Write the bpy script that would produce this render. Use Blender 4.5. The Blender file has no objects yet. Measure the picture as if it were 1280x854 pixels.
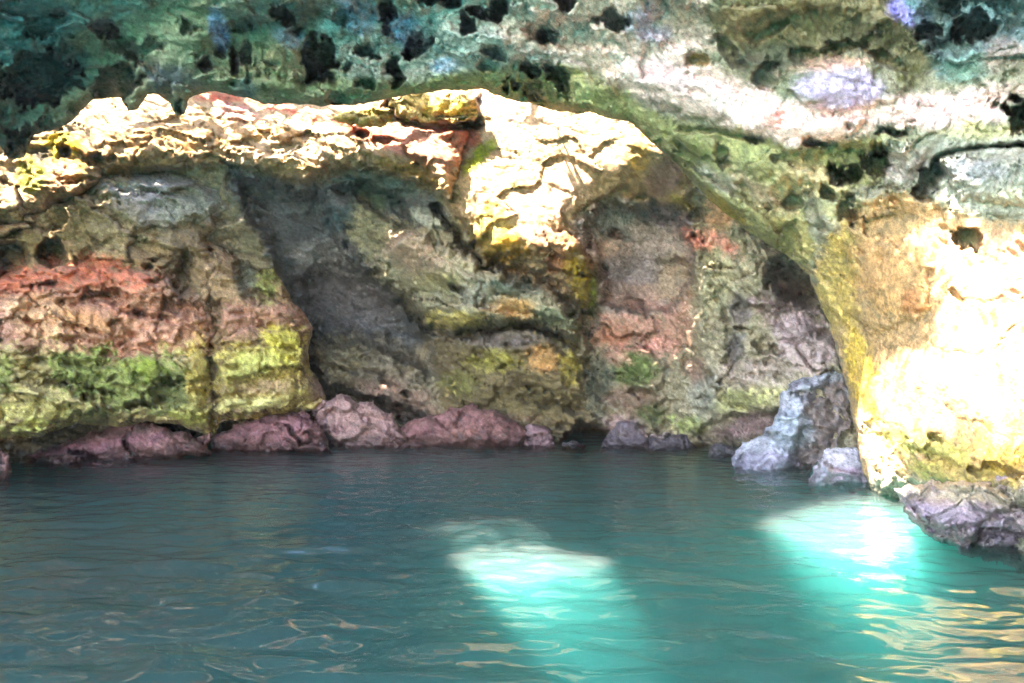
import bpy, math, time
import numpy as np
from mathutils import Vector

# ------------------------------------------------------------------ camera, sky, sun, exposure
SC = bpy.context.scene
COL = SC.collection
CAM_H, F = 2.0, 1000.0                      # eye height over the water, focal length in photo pixels
cam_d = bpy.data.cameras.new('camera')
cam_d.sensor_width = 36.0
cam_d.lens = 36.0 * F / 1280.0
cam_d.clip_start, cam_d.clip_end = 0.05, 500.0
cam = bpy.data.objects.new('camera', cam_d)
COL.objects.link(cam)
cam.location = (0, 0, CAM_H)
cam.rotation_euler = (math.radians(90), 0, 0)
SC.camera = cam

SUN = np.array([0.45, 0.46, -0.766])        # the way the sunlight travels
SUN = SUN / np.linalg.norm(SUN)
world = bpy.data.worlds.new('World')
SC.world = world
world.use_nodes = True
wn = world.node_tree.nodes
sky = wn.new('ShaderNodeTexSky')
sky.sky_type = 'NISHITA'
sky.sun_disc = False
sky.sun_elevation = math.asin(-SUN[2])
sky.sun_rotation = math.atan2(-SUN[0], -SUN[1])
wn['Background'].inputs['Strength'].default_value = 0.15
world.node_tree.links.new(sky.outputs[0], wn['Background'].inputs['Color'])
sun_d = bpy.data.lights.new('sun', 'SUN')
sun_d.energy = 4.0
sun_d.angle = math.radians(0.6)
sun_d.color = (1.0, 0.93, 0.82)
sun = bpy.data.objects.new('sun', sun_d)
COL.objects.link(sun)
sun.rotation_euler = Vector(SUN).to_track_quat('-Z', 'Y').to_euler()

SC.view_settings.view_transform = 'Standard'
SC.view_settings.look = 'None'
SC.view_settings.gamma = 1.0
SC.view_settings.exposure = 5.2
SC.render.engine = 'CYCLES'
SC.cycles.use_denoising = True
SC.cycles.denoising_prefilter = 'NONE'
SC.cycles.max_bounces = 10
SC.cycles.diffuse_bounces = 5
SC.cycles.glossy_bounces = 4
SC.cycles.volume_bounces = 2
SC.cycles.transparent_max_bounces = 12
SC.cycles.caustics_reflective = False
SC.cycles.caustics_refractive = False
SC.cycles.sample_clamp_indirect = 6.0

# ------------------------------------------------------------------ noise
def _h(ix, iy, iz, seed):
    h = (ix.astype(np.uint32) * np.uint32(374761393) + iy.astype(np.uint32) * np.uint32(668265263)
         + iz.astype(np.uint32) * np.uint32(2147483647) + np.uint32((seed * 974634777 + 1013904223) & 0xffffffff))
    h = (h ^ (h >> np.uint32(13))) * np.uint32(1274126177)
    h = (h ^ (h >> np.uint32(15))) * np.uint32(2246822519)
    return h ^ (h >> np.uint32(16))

def perlin(P, seed=0):
    P = np.asarray(P, dtype=np.float32)
    I = np.floor(P)
    f = P - I
    I = I.astype(np.int64)
    u = f * f * f * (f * (f * 6 - 15) + 10)
    res = 0
    for dx in (0, 1):
        for dy in (0, 1):
            for dz in (0, 1):
                h = _h(I[..., 0] + dx, I[..., 1] + dy, I[..., 2] + dz, seed)
                gx = (h & np.uint32(1023)).astype(np.float32) / 511.5 - 1
                gy = ((h >> np.uint32(10)) & np.uint32(1023)).astype(np.float32) / 511.5 - 1
                gz = ((h >> np.uint32(20)) & np.uint32(1023)).astype(np.float32) / 511.5 - 1
                d = gx * (f[..., 0] - dx) + gy * (f[..., 1] - dy) + gz * (f[..., 2] - dz)
                w = ((u[..., 0] if dx else 1 - u[..., 0]) * (u[..., 1] if dy else 1 - u[..., 1])
                     * (u[..., 2] if dz else 1 - u[..., 2]))
                res = res + w * d
    return res * 1.25

def fbm(P, octv=4, seed=0, gain=0.5):
    P = np.asarray(P, dtype=np.float32)
    s, a, n = 0, 1.0, 0
    for k in range(octv):
        s = s + a * perlin(P * (2.03 ** k) + 7.3 * k, seed + k)
        n += a
        a *= gain
    return s / n * 1.5

def ridged(P, octv=4, seed=0, gain=0.5):
    P = np.asarray(P, dtype=np.float32)
    s, a, n = 0, 1.0, 0
    for k in range(octv):
        s = s + a * (1 - np.abs(perlin(P * (2.07 ** k) + 3.1 * k, seed + k)) * 2.2)
        n += a
        a *= gain
    return s / n

def sstep(a, b, x):
    t = np.clip((x - a) / (b - a), 0, 1)
    return t * t * (3 - 2 * t)

# ------------------------------------------------------------------ plan helpers
def at(px, py, Y):
    """the point at distance Y that a sight line of the survey grid (px, py) meets"""
    px, py, Y = np.broadcast_arrays(px, py, Y)
    return np.stack([(px - 640.0) / F * Y, Y * 1.0, CAM_H + (427.0 - py) / F * Y], -1)

def sdf_poly(px, py, poly):
    """signed distance, positive inside"""
    poly = np.asarray(poly, float)
    d = np.full(px.shape, 1e9)
    ins = np.zeros(px.shape, bool)
    n = len(poly)
    for i in range(n):
        ax, ay = poly[i]
        bx, by = poly[(i + 1) % n]
        ex, ey = bx - ax, by - ay
        L = ex * ex + ey * ey + 1e-9
        t = np.clip(((px - ax) * ex + (py - ay) * ey) / L, 0, 1)
        d = np.minimum(d, (px - ax - t * ex) ** 2 + (py - ay - t * ey) ** 2)
        c = ((ay > py) != (by > py)) & (px < ex * (py - ay) / (ey if ey else 1e-9) + ax)
        ins ^= c
    d = np.sqrt(d)
    return np.where(ins, d, -d)

def sdf_line(px, py, pts):
    d = np.full(px.shape, 1e9)
    for (ax, ay), (bx, by) in zip(pts[:-1], pts[1:]):
        ex, ey = bx - ax, by - ay
        t = np.clip(((px - ax) * ex + (py - ay) * ey) / (ex * ex + ey * ey + 1e-9), 0, 1)
        d = np.minimum(d, (px - ax - t * ex) ** 2 + (py - ay - t * ey) ** 2)
    return np.sqrt(d)

def sd(px, py, shape):
    """shape: list of points = polygon; (cx, cy, rx, ry, deg) = ellipse; ('line', w, pts)"""
    if isinstance(shape, list):
        return sdf_poly(px, py, shape)
    if shape[0] == 'line':
        return shape[1] - sdf_line(px, py, shape[2])
    cx, cy, rx, ry, a = shape
    a = math.radians(a)
    x, y = px - cx, py - cy
    u, v = x * math.cos(a) + y * math.sin(a), -x * math.sin(a) + y * math.cos(a)
    return (1 - np.sqrt((u / rx) ** 2 + (v / ry) ** 2)) * min(rx, ry)

def rbf(ctrl, px, py):
    c = np.array(ctrl, float)
    X = c[:, :2] / 200.0
    y = np.log(c[:, 2])
    def k(r2):
        return 0.5 * r2 * np.log(r2 + 1e-9)
    n = len(c)
    D = ((X[:, None] - X[None]) ** 2).sum(-1)
    A = np.zeros((n + 3, n + 3))
    A[:n, :n] = k(D) + np.eye(n) * 0.02
    A[:n, n] = 1; A[:n, n + 1:] = X
    A[n, :n] = 1; A[n + 1:, :n] = X.T
    w = np.linalg.solve(A, np.concatenate([y, np.zeros(3)]))
    x, yy = px / 200.0, py / 200.0
    s = w[n] + w[n + 1] * x + w[n + 2] * yy
    for i in range(n):
        s = s + w[i] * k((x - X[i, 0]) ** 2 + (yy - X[i, 1]) ** 2)
    return np.exp(s)

def lin(c):
    c = np.asarray(c, float) / 255.0
    return np.where(c <= 0.04045, c / 12.92, ((c + 0.055) / 1.055) ** 2.4)

# ------------------------------------------------------------------ materials
def rock_material(name, rough=0.85, bump=0.5, fine=1.0):
    m = bpy.data.materials.new(name)
    m.use_nodes = True
    nt = m.node_tree
    N, L = nt.nodes, nt.links
    b = N['Principled BSDF']
    at_ = N.new('ShaderNodeAttribute'); at_.attribute_name = 'pigment'
    co = N.new('ShaderNodeTexCoord')
    n1 = N.new('ShaderNodeTexNoise'); n1.inputs['Scale'].default_value = 14; n1.inputs['Detail'].default_value = 8
    n1.inputs['Roughness'].default_value = 0.7
    n2 = N.new('ShaderNodeTexNoise'); n2.inputs['Scale'].default_value = 55; n2.inputs['Detail'].default_value = 5
    vo = N.new('ShaderNodeTexVoronoi'); vo.inputs['Scale'].default_value = 22
    for t in (n1, n2, vo):
        L.new(co.outputs['Object'], t.inputs['Vector'])
    r1 = N.new('ShaderNodeMapRange'); r1.inputs['From Min'].default_value = 0.3; r1.inputs['From Max'].default_value = 0.7
    r1.inputs['To Min'].default_value = 1 - 0.45 * fine; r1.inputs['To Max'].default_value = 1 + 0.4 * fine
    L.new(n1.outputs['Fac'], r1.inputs['Value'])
    r2 = N.new('ShaderNodeMapRange'); r2.inputs['From Min'].default_value = 0.3; r2.inputs['From Max'].default_value = 0.7
    r2.inputs['To Min'].default_value = 1 - 0.22 * fine; r2.inputs['To Max'].default_value = 1 + 0.22 * fine
    L.new(n2.outputs['Fac'], r2.inputs['Value'])
    mu = N.new('ShaderNodeMath'); mu.operation = 'MULTIPLY'
    L.new(r1.outputs[0], mu.inputs[0]); L.new(r2.outputs[0], mu.inputs[1])
    vm = N.new('ShaderNodeVectorMath'); vm.operation = 'SCALE'
    L.new(at_.outputs['Color'], vm.inputs[0]); L.new(mu.outputs[0], vm.inputs['Scale'])
    L.new(vm.outputs[0], b.inputs['Base Color'])
    b.inputs['Roughness'].default_value = rough
    b.inputs['Specular IOR Level'].default_value = 0.3
    ad = N.new('ShaderNodeMath'); ad.operation = 'MULTIPLY_ADD'; ad.inputs[1].default_value = 0.35
    L.new(n2.outputs['Fac'], ad.inputs[0]); L.new(n1.outputs['Fac'], ad.inputs[2])
    ad2 = N.new('ShaderNodeMath'); ad2.operation = 'MULTIPLY_ADD'; ad2.inputs[1].default_value = 0.25
    L.new(vo.outputs['Distance'], ad2.inputs[0]); L.new(ad.outputs[0], ad2.inputs[2])
    bp = N.new('ShaderNodeBump'); bp.inputs['Strength'].default_value = bump; bp.inputs['Distance'].default_value = 0.06
    L.new(ad2.outputs[0], bp.inputs['Height'])
    L.new(bp.outputs[0], b.inputs['Normal'])
    return m

ROCK = rock_material('limestone')
WETROCK = rock_material('wet_coralline_rock', rough=0.5, bump=0.7)
SMOOTH = rock_material('smooth_limestone', bump=0.35, fine=0.8)

# ------------------------------------------------------------------ mesh helpers
def link_mesh(name, V, faces, mat, col=None, parent=None, smooth=True):
    V = np.ascontiguousarray(V, dtype=np.float32)
    faces = np.asarray(faces, dtype=np.int32)
    me = bpy.data.meshes.new(name)
    k = faces.shape[1]
    me.vertices.add(len(V)); me.vertices.foreach_set('co', V.ravel())
    me.loops.add(faces.size); me.loops.foreach_set('vertex_index', faces.ravel())
    me.polygons.add(len(faces))
    me.polygons.foreach_set('loop_start', np.arange(len(faces), dtype=np.int32) * k)
    if smooth:
        me.polygons.foreach_set('use_smooth', np.ones(len(faces), bool))
    me.update(calc_edges=True)
    me.validate()
    if col is not None:
        a = me.color_attributes.new('pigment', 'FLOAT_COLOR', 'POINT')
        c4 = np.ones((len(V), 4), np.float32)
        c4[:, :3] = np.clip(col, 0.002, 0.9)
        a.data.foreach_set('color', c4.ravel())
    me.materials.append(mat)
    o = bpy.data.objects.new(name, me)
    COL.objects.link(o)
    if parent:
        o.parent = parent
    return o

def tag(o, label=None, cat=None, group=None, kind=None):
    for k, v in (('label', label), ('category', cat), ('group', group), ('kind', kind)):
        if v:
            o[k] = v
    return o

def compact(V, F, C):
    used = np.zeros(len(V), bool)
    used[F.ravel()] = True
    idx = np.cumsum(used) - 1
    return V[used], idx[F], C[used]

def boundary_edges(F):
    E = np.concatenate([F[:, [0, 1]], F[:, [1, 2]], F[:, [2, 3]], F[:, [3, 0]]])
    key = np.sort(E, 1)
    k = key[:, 0].astype(np.int64) * (F.max() + 1) + key[:, 1]
    u, inv, cnt = np.unique(k, return_inverse=True, return_counts=True)
    return E[cnt[inv] == 1]

def grid_lines(lo, hi, a, b, step, coarse):
    """fine spacing between a and b, coarse outside"""
    L = list(np.arange(max(lo, a), min(hi, b) + 1e-6, step))
    x = L[0]
    pre = []
    while x - coarse > lo:
        x -= coarse
        pre.append(x)
    post = []
    x = L[-1]
    while x + coarse < hi:
        x += coarse
        post.append(x)
    return np.array(pre[::-1] + L + post)

def paint(px, py, P, base, blobs, seed, k=1.0):
    """pigment: base palette by noise, then stains with ragged edges"""
    n1 = fbm(P * 0.9, 5, seed + 50)
    n2 = fbm(P * 3.1, 4, seed + 60)
    n3 = fbm(P * 9.0, 3, seed + 70)
    B = [lin(c) for c in base]
    t = sstep(-0.35, 0.35, n1 + 0.35 * n2)[..., None]
    t2 = sstep(0.05, 0.45, n2 + 0.3 * n3)[..., None]
    C = B[0] * (1 - t) + B[1] * t
    if len(B) > 2:
        C = C * (1 - t2) + B[2] * t2
    n0 = fbm(P * 0.5, 3, seed + 45)
    jx = n2 * 1.1 + n3 * 0.8 + n0 * 0.6
    for bl in blobs:
        shape, c, fe, jit, al = bl[:5]
        s = sd(px, py, shape)
        near = s > -(fe + 3.5 * jit)
        if not near.any():
            continue
        m = np.zeros(px.shape)
        m[near] = sstep(-fe, fe, s[near] + jit * (jx[near] + 1.0 * n1[near]))
        m = (m * al * np.clip(1 + 0.5 * n3, 0.4, 1.3))
        m = np.clip(m, 0, 1)[..., None]
        C = C * (1 - m) + lin(c) * m
    v = (1 + 0.36 * n2 + 0.42 * n3)[..., None]
    wet = sstep(0.30, 0.10, P[..., 2] + 0.12 * n2)[..., None]     # tide-wet foot of the rock
    v = v * (1 - 0.45 * wet)
    n4 = fbm(P * 21.0, 3, seed + 75, 0.6)
    n5 = fbm(P * 1.7, 3, seed + 76)
    spk = np.clip(0.55 + 0.6 * n5, 0.1, 1.0)
    v = v * (1 - 0.65 * spk * sstep(0.12, 0.42, n4) + 0.55 * spk * sstep(0.15, 0.45, -n4))[..., None]
    return np.clip(C * v * k, 0.004, 0.85)

def facets(P, seed):
    """broken stone: every cell of a random tessellation has its own tilt and step; also the distance to its joints"""
    shp = P.shape[:-1]
    Q = P.reshape(-1, 3).astype(np.float32)
    I = np.floor(Q).astype(np.int64)
    f = Q - I
    b1 = np.full(len(Q), 9.0, np.float32); b2 = np.full(len(Q), 9.0, np.float32)
    ht = np.zeros(len(Q), np.float32)
    for dx in (-1, 0, 1):
        for dy in (-1, 0, 1):
            for dz in (-1, 0, 1):
                h = _h(I[:, 0] + dx, I[:, 1] + dy, I[:, 2] + dz, seed)
                rx = (h & np.uint32(1023)).astype(np.float32) / 1023 + dx - f[:, 0]
                ry = ((h >> np.uint32(10)) & np.uint32(1023)).astype(np.float32) / 1023 + dy - f[:, 1]
                rz = ((h >> np.uint32(20)) & np.uint32(1023)).astype(np.float32) / 1023 + dz - f[:, 2]
                d = rx * rx + ry * ry + rz * rz
                m = d < b1
                b2 = np.where(m, b1, np.minimum(b2, d))
                h2 = (h * np.uint32(2654435761)) >> np.uint32(8)
                a = (h2 & np.uint32(255)).astype(np.float32) / 127.5 - 1
                b = ((h2 >> np.uint32(8)) & np.uint32(255)).astype(np.float32) / 127.5 - 1
                c = ((h2 >> np.uint32(16)) & np.uint32(255)).astype(np.float32) / 255 - 0.5
                ht = np.where(m, -(a * rx + b * rz) * 0.75 + c * 1.1, ht)
                b1 = np.where(m, d, b1)
    return ht.reshape(shp), (np.sqrt(b2) - np.sqrt(b1)).reshape(shp)

def relief(P, seed, big=0.35, mid=0.14, small=0.05, strata=0.1, fr=1.0):
    """outward relief of a weathered limestone face in metres"""
    W = P + 0.30 * np.stack([fbm(P * 0.9, 3, seed + 31), fbm(P * 0.9, 2, seed + 32), fbm(P * 0.9, 3, seed + 33)], -1)
    r = big * fbm(W * 0.55 * fr, 3, seed)
    rough = 0.45 + 1.0 * np.clip(fbm(P * 0.45, 2, seed + 28) + 0.4, 0, 1)
    tilt = W + 0.22 * W[..., [2, 0, 0]] * np.array([0, 0, 1.0])
    fw_ = (0.06 * np.stack([fbm(P * 4.0, 3, seed + 41, 0.6), fbm(P * 4.0, 2, seed + 42), fbm(P * 4.0, 3, seed + 43, 0.6)], -1))
    tilt = tilt + fw_
    h1, c1 = facets(tilt * np.array([0.75, 0.8, 1.9]) * fr, seed + 5)
    h2, c2 = facets(tilt * np.array([2.2, 2.2, 3.8]) * fr + 3.7, seed + 6)
    r = r + mid * 0.75 * h1 - mid * 0.22 * sstep(0.05, 0.0, c1)
    r = r + rough * (mid * 0.34 * h2 - small * 0.4 * sstep(0.06, 0.0, c2))
    r = r + rough * small * (0.9 * fbm(W * 5.0 * fr, 4, seed + 11, 0.62) - 0.5 * sstep(0.25, 0.7, fbm(W * 7.0 * fr, 3, seed + 15, 0.6)))
    if strata:
        z = (W[..., 2] + 0.12 * W[..., 0] + 0.5 * fbm(W * 0.5, 2, seed + 21)) * 2.3
        fz = z - np.floor(z)
        amt = 0.5 + 0.9 * fbm(W * 0.7, 2, seed + 24)
        r = r + strata * np.clip(amt, 0, 1.3) * (sstep(0.0, 0.12, fz) - fz)
    return r

class Sheet:
    """a rock face surveyed as a grid of sight lines, each with its own distance"""
    def __init__(s, poly, ctrl, gx, gy, seed, jag=3.0, edge_w=22.0, edge_r=0.5, rel=None, features=(), flow=None, calm=()):
        s.flow = None
        s.PX, s.PY = np.meshgrid(gx, gy)
        px, py = s.PX, s.PY
        Y = rbf(ctrl, px, py)
        P = at(px, py, Y)
        wj = jag * (fbm(np.stack([px / 28.0, py / 28.0, 0 * px + seed], -1), 4, seed + 80, 0.6))
        s.wj = wj
        s.d = sdf_poly(px, py, poly) + wj if poly is not None else np.full(px.shape, 1e4)
        # snap the outside neighbours onto the outline
        if poly is not None:
            gyv, gxv = np.gradient(s.d)
            gxs = np.gradient(px, axis=1); gys = np.gradient(py, axis=0)
            gX, gY = gxv / gxs, gyv / gys
            g2 = np.maximum(gX * gX + gY * gY, 0.2)
            cell = np.maximum(gxs, gys) * 1.45
            out = (s.d < 0) & (s.d > -cell)
            mv = np.where(out, -s.d / g2, 0)
            s.px2 = px + gX * mv; s.py2 = py + gY * mv
            keep = s.d > -cell
        else:
            s.px2, s.py2 = px, py
            keep = np.ones(px.shape, bool)
        dd = np.clip(s.d, 0, None)
        t = np.clip(dd / edge_w, 0, 1)
        Y = Y + edge_r * (1 - np.sqrt(np.clip(1 - (1 - t) ** 2, 0, 1)))
        # features in survey coordinates, outlines roughened by noise
        wn_ = fbm(np.stack([px / 22.0, py / 22.0, 0 * px + seed * 3.3], -1), 4, seed + 90, 0.55)
        wx_ = fbm(np.stack([px / 15.0, py / 15.0, 0 * px + seed * 1.3], -1), 3, seed + 91, 0.6)
        wy_ = fbm(np.stack([px / 15.0, py / 15.0, 0 * px + seed * 2.3], -1), 3, seed + 92, 0.6)
        for kind, shape, amt, w, jit in features:
            j = jit * 1.6
            q = sd(px + j * wx_, py + j * wy_, shape) + jit * wn_
            if kind == 'bulge':      # proud plate with a rounded rim
                tt = np.clip(q / w, 0, 1)
                Y = Y - amt * np.sqrt(np.clip(1 - (1 - tt) ** 2, 0, 1))
            elif kind == 'soft':
                Y = Y - amt * sstep(-w, w, q)
            elif kind == 'pit':
                Y = Y + amt * sstep(-1.5, w, q)
        rel = rel or {}
        if flow is not None:
            ang = np.radians(np.interp(px, flow[0], flow[1]))
            u = px * np.cos(ang) + py * np.sin(ang); v = -px * np.sin(ang) + py * np.cos(ang)
            s.flow = ridged(np.stack([u / 110.0, v / 17.0, 0 * u + seed], -1) + 0.5 * wn_[..., None], 3, seed + 95, 0.6) - 0.5
            fl = flow[2] * s.flow * np.clip(0.7 + wn_, 0.1, 1.5)
            for shape, fac, fe in calm:
                fl = fl * (1 - sstep(-fe, fe, sd(px, py, shape) + 8 * wn_) * (1 - fac))
            Y = Y - fl
        Pn = at(px, py, Y)
        R = relief(Pn, seed, **rel)
        R0 = rel.get('big', 0.3) * fbm(Pn * 0.55, 3, seed) + 0.5 * rel.get('mid', 0.1) * fbm(Pn * 1.3, 2, seed + 6)
        for shape, fac, fe in calm:      # smoother, water-worn faces
            q = (sstep(-fe, fe, sd(px, py, shape) + 8 * wn_)) * (1 - fac)
            R = R * (1 - q) + R0 * q
        Y = Y - R
        s.Y = Y
        s.P = at(s.px2, s.py2, Y)
        c = keep[:-1, :-1] & keep[1:, :-1] & keep[:-1, 1:] & keep[1:, 1:]
        idx = np.arange(px.size).reshape(px.shape)
        Fq = np.stack([idx[:-1, :-1], idx[1:, :-1], idx[1:, 1:], idx[:-1, 1:]], -1)
        s.faces_all = Fq
        s.cells = c
        s.F = Fq[c]
        s.C = None
    def color(s, base, blobs, seed, k=1.0):
        s.C = paint(s.PX, s.PY, s.P, base, blobs, seed, k)
        if s.flow is not None:
            s.C = np.clip(s.C * (1 + 0.35 * s.flow)[..., None], 0.004, 0.85)
    def emit(s, name, mat, skirt=2.5, mask=None, smooth=False, parent=None):
        Fq = s.F if mask is None else s.faces_all[s.cells & mask]
        V = s.P.reshape(-1, 3); C = s.C.reshape(-1, 3)
        V, Fq, C = compact(V, Fq, C)
        if skirt:
            E = boundary_edges(Fq)
            b, inv = np.unique(E, return_inverse=True)
            inv = inv.reshape(E.shape)
            cen = V[b].mean(0)
            n0 = len(V)
            base = V[b]
            dirv = base - np.array([0, 0, CAM_H]); dirv = dirv / np.linalg.norm(dirv, axis=1)[:, None]
            rows = []
            for q, inn in ((0.35 * skirt, 0.0), (skirt, 0.0)):
                rows.append(base + dirv * q + (cen - base) * inn)
            V = np.concatenate([V] + rows); C = np.concatenate([C, C[b], C[b]])
            nb = len(b)
            f1 = np.stack([E[:, 1], E[:, 0], n0 + inv[:, 0], n0 + inv[:, 1]], -1)
            f2 = np.stack([n0 + inv[:, 1], n0 + inv[:, 0], n0 + nb + inv[:, 0], n0 + nb + inv[:, 1]], -1)
            Fq = np.concatenate([Fq, f1, f2])
        return link_mesh(name, V, Fq, mat, C, parent, smooth=smooth)

def rock(name, poly, Y0, T, base, blobs, seed, mat, label, cat='rock', group=None, jag=9.0, lean=0.0, rel=None, step=2.0, w=None, k=0.9, feats=()):
    """a free-standing rock: its outline, a rounded front and a rounded back"""
    p = np.array(poly, float)
    lo, hi = p.min(0) - 8, p.max(0) + 8
    px, py = np.meshgrid(np.arange(lo[0], hi[0], step), np.arange(lo[1], hi[1], step))
    wj = jag * fbm(np.stack([px / 20.0, py / 20.0, 0 * px + seed], -1), 4, seed + 80, 0.6)
    d = sdf_poly(px, py, poly) + wj
    gy, gx = np.gradient(d, step)
    g2 = np.maximum(gx * gx + gy * gy, 0.25)
    cell = step * 1.45
    out = (d < 0) & (d > -cell)
    mv = np.where(out, -d / g2, 0)
    x2, y2 = px + gx * mv, py + gy * mv
    keep = d > -cell
    w = w or max(d.max(), 4)
    t = np.clip(np.clip(d, 0, None) / w, 0, 1)
    prof = np.sqrt(np.clip(1 - (1 - t) ** 2, 0, 1))
    Yc = Y0 + lean * (p[:, 1].max() - py) / F * Y0
    Pf = at(px, py, Yc - T * prof)
    R = relief(Pf, seed, **(rel or dict(big=0.25, mid=0.5, small=0.1, strata=0.05, fr=1.3)))
    fe = 0
    for kind, shape, amt, ww, jit in feats:
        q = sd(px, py, shape)
        fe = fe + (amt * sstep(-ww, ww, q) if kind == 'soft' else -amt * sstep(-1.5, ww, q))
    Yf = Yc - T * prof - (R + fe) * np.clip(prof * 2, 0, 1)
    Yb = Yc + T * 0.8 * prof + 0.02
    A = at(x2, y2, Yf); B = at(x2, y2, Yb)
    c = keep[:-1, :-1] & keep[1:, :-1] & keep[:-1, 1:] & keep[1:, 1:]
    idx = np.arange(px.size).reshape(px.shape)
    Fq = np.stack([idx[:-1, :-1], idx[1:, :-1], idx[1:, 1:], idx[:-1, 1:]], -1)[c]
    C = paint(px, py, A, base, blobs, seed, k).reshape(-1, 3)
    V = np.concatenate([A.reshape(-1, 3), B.reshape(-1, 3)])
    n = px.size
    E = boundary_edges(Fq)
    side = np.stack([E[:, 1], E[:, 0], E[:, 0] + n, E[:, 1] + n], -1)
    Fa = np.concatenate([Fq, Fq[:, ::-1] + n, side])
    V, Fa, C = compact(V, Fa, np.concatenate([C, C]))
    return tag(link_mesh(name, V, Fa, mat, C, smooth=False), label, cat, group)

T0 = time.time()
KP = 0.62         # photo tone to reflectance
# ------------------------------------------------------------------ the back wall
back_ctrl = [(-300, 150, 13), (-300, 500, 13), (0, 150, 14.2), (0, 260, 13.4), (0, 450, 14.3), (0, 570, 14.2), (200, 60, 17), (200, 150, 15.6), (200, 215, 14.8),
             (200, 400, 16), (200, 570, 16.2), (400, 40, 18), (400, 130, 16.6), (400, 215, 15.2), (600, 40, 17.5), (600, 130, 16), (600, 200, 15.2), (600, 300, 14.9),
             (735, 350, 14.6), (800, 60, 16), (800, 160, 14.2), (860, 250, 14.4), (430, 300, 16.2), (380, 400, 17.0), (470, 440, 17.4), (530, 500, 17.6), (590, 380, 15.6),
             (650, 470, 16.2), (650, 545, 16.5), (800, 350, 15.7), (800, 450, 15.5), (800, 548, 16.2), (930, 300, 13.8), (930, 400, 14.2), (930, 540, 15.0), (1010, 450, 13.8),
             (1000, 350, 14.0), (1080, 400, 14.0), (1080, 570, 13.2), (1200, 300, 13.5), (400, 570, 16.8), (500, 570, 17.2), (1000, 570, 14.2)]
NOSE = [(535, 228), (560, 252), (585, 290), (600, 322), (625, 326), (655, 318), (690, 335), (712, 368), (728, 386), (744, 378), (746, 345), (728, 300), (716, 276), (742, 250),
        (775, 238), (815, 250), (862, 268), (880, 170), (700, 100), (560, 120), (500, 180)]
SHELF = [(438, 242), (500, 282), (560, 310), (620, 335), (700, 365), (728, 396), (722, 428), (700, 415), (662, 402), (632, 405), (605, 410), (573, 417), (547, 414), (525, 396),
         (505, 372), (470, 352), (440, 330), (405, 280), (400, 235)]
BAND = [(-100, 330), (0, 285), (25, 292), (52, 268), (100, 245), (135, 225), (180, 215), (240, 212), (285, 204), (315, 214), (350, 222), (378, 234), (392, 228), (412, 214), (450, 214), (490, 220),
        (540, 234), (560, 255), (600, 120), (560, 60), (0, 60), (-100, 100)]
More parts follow.
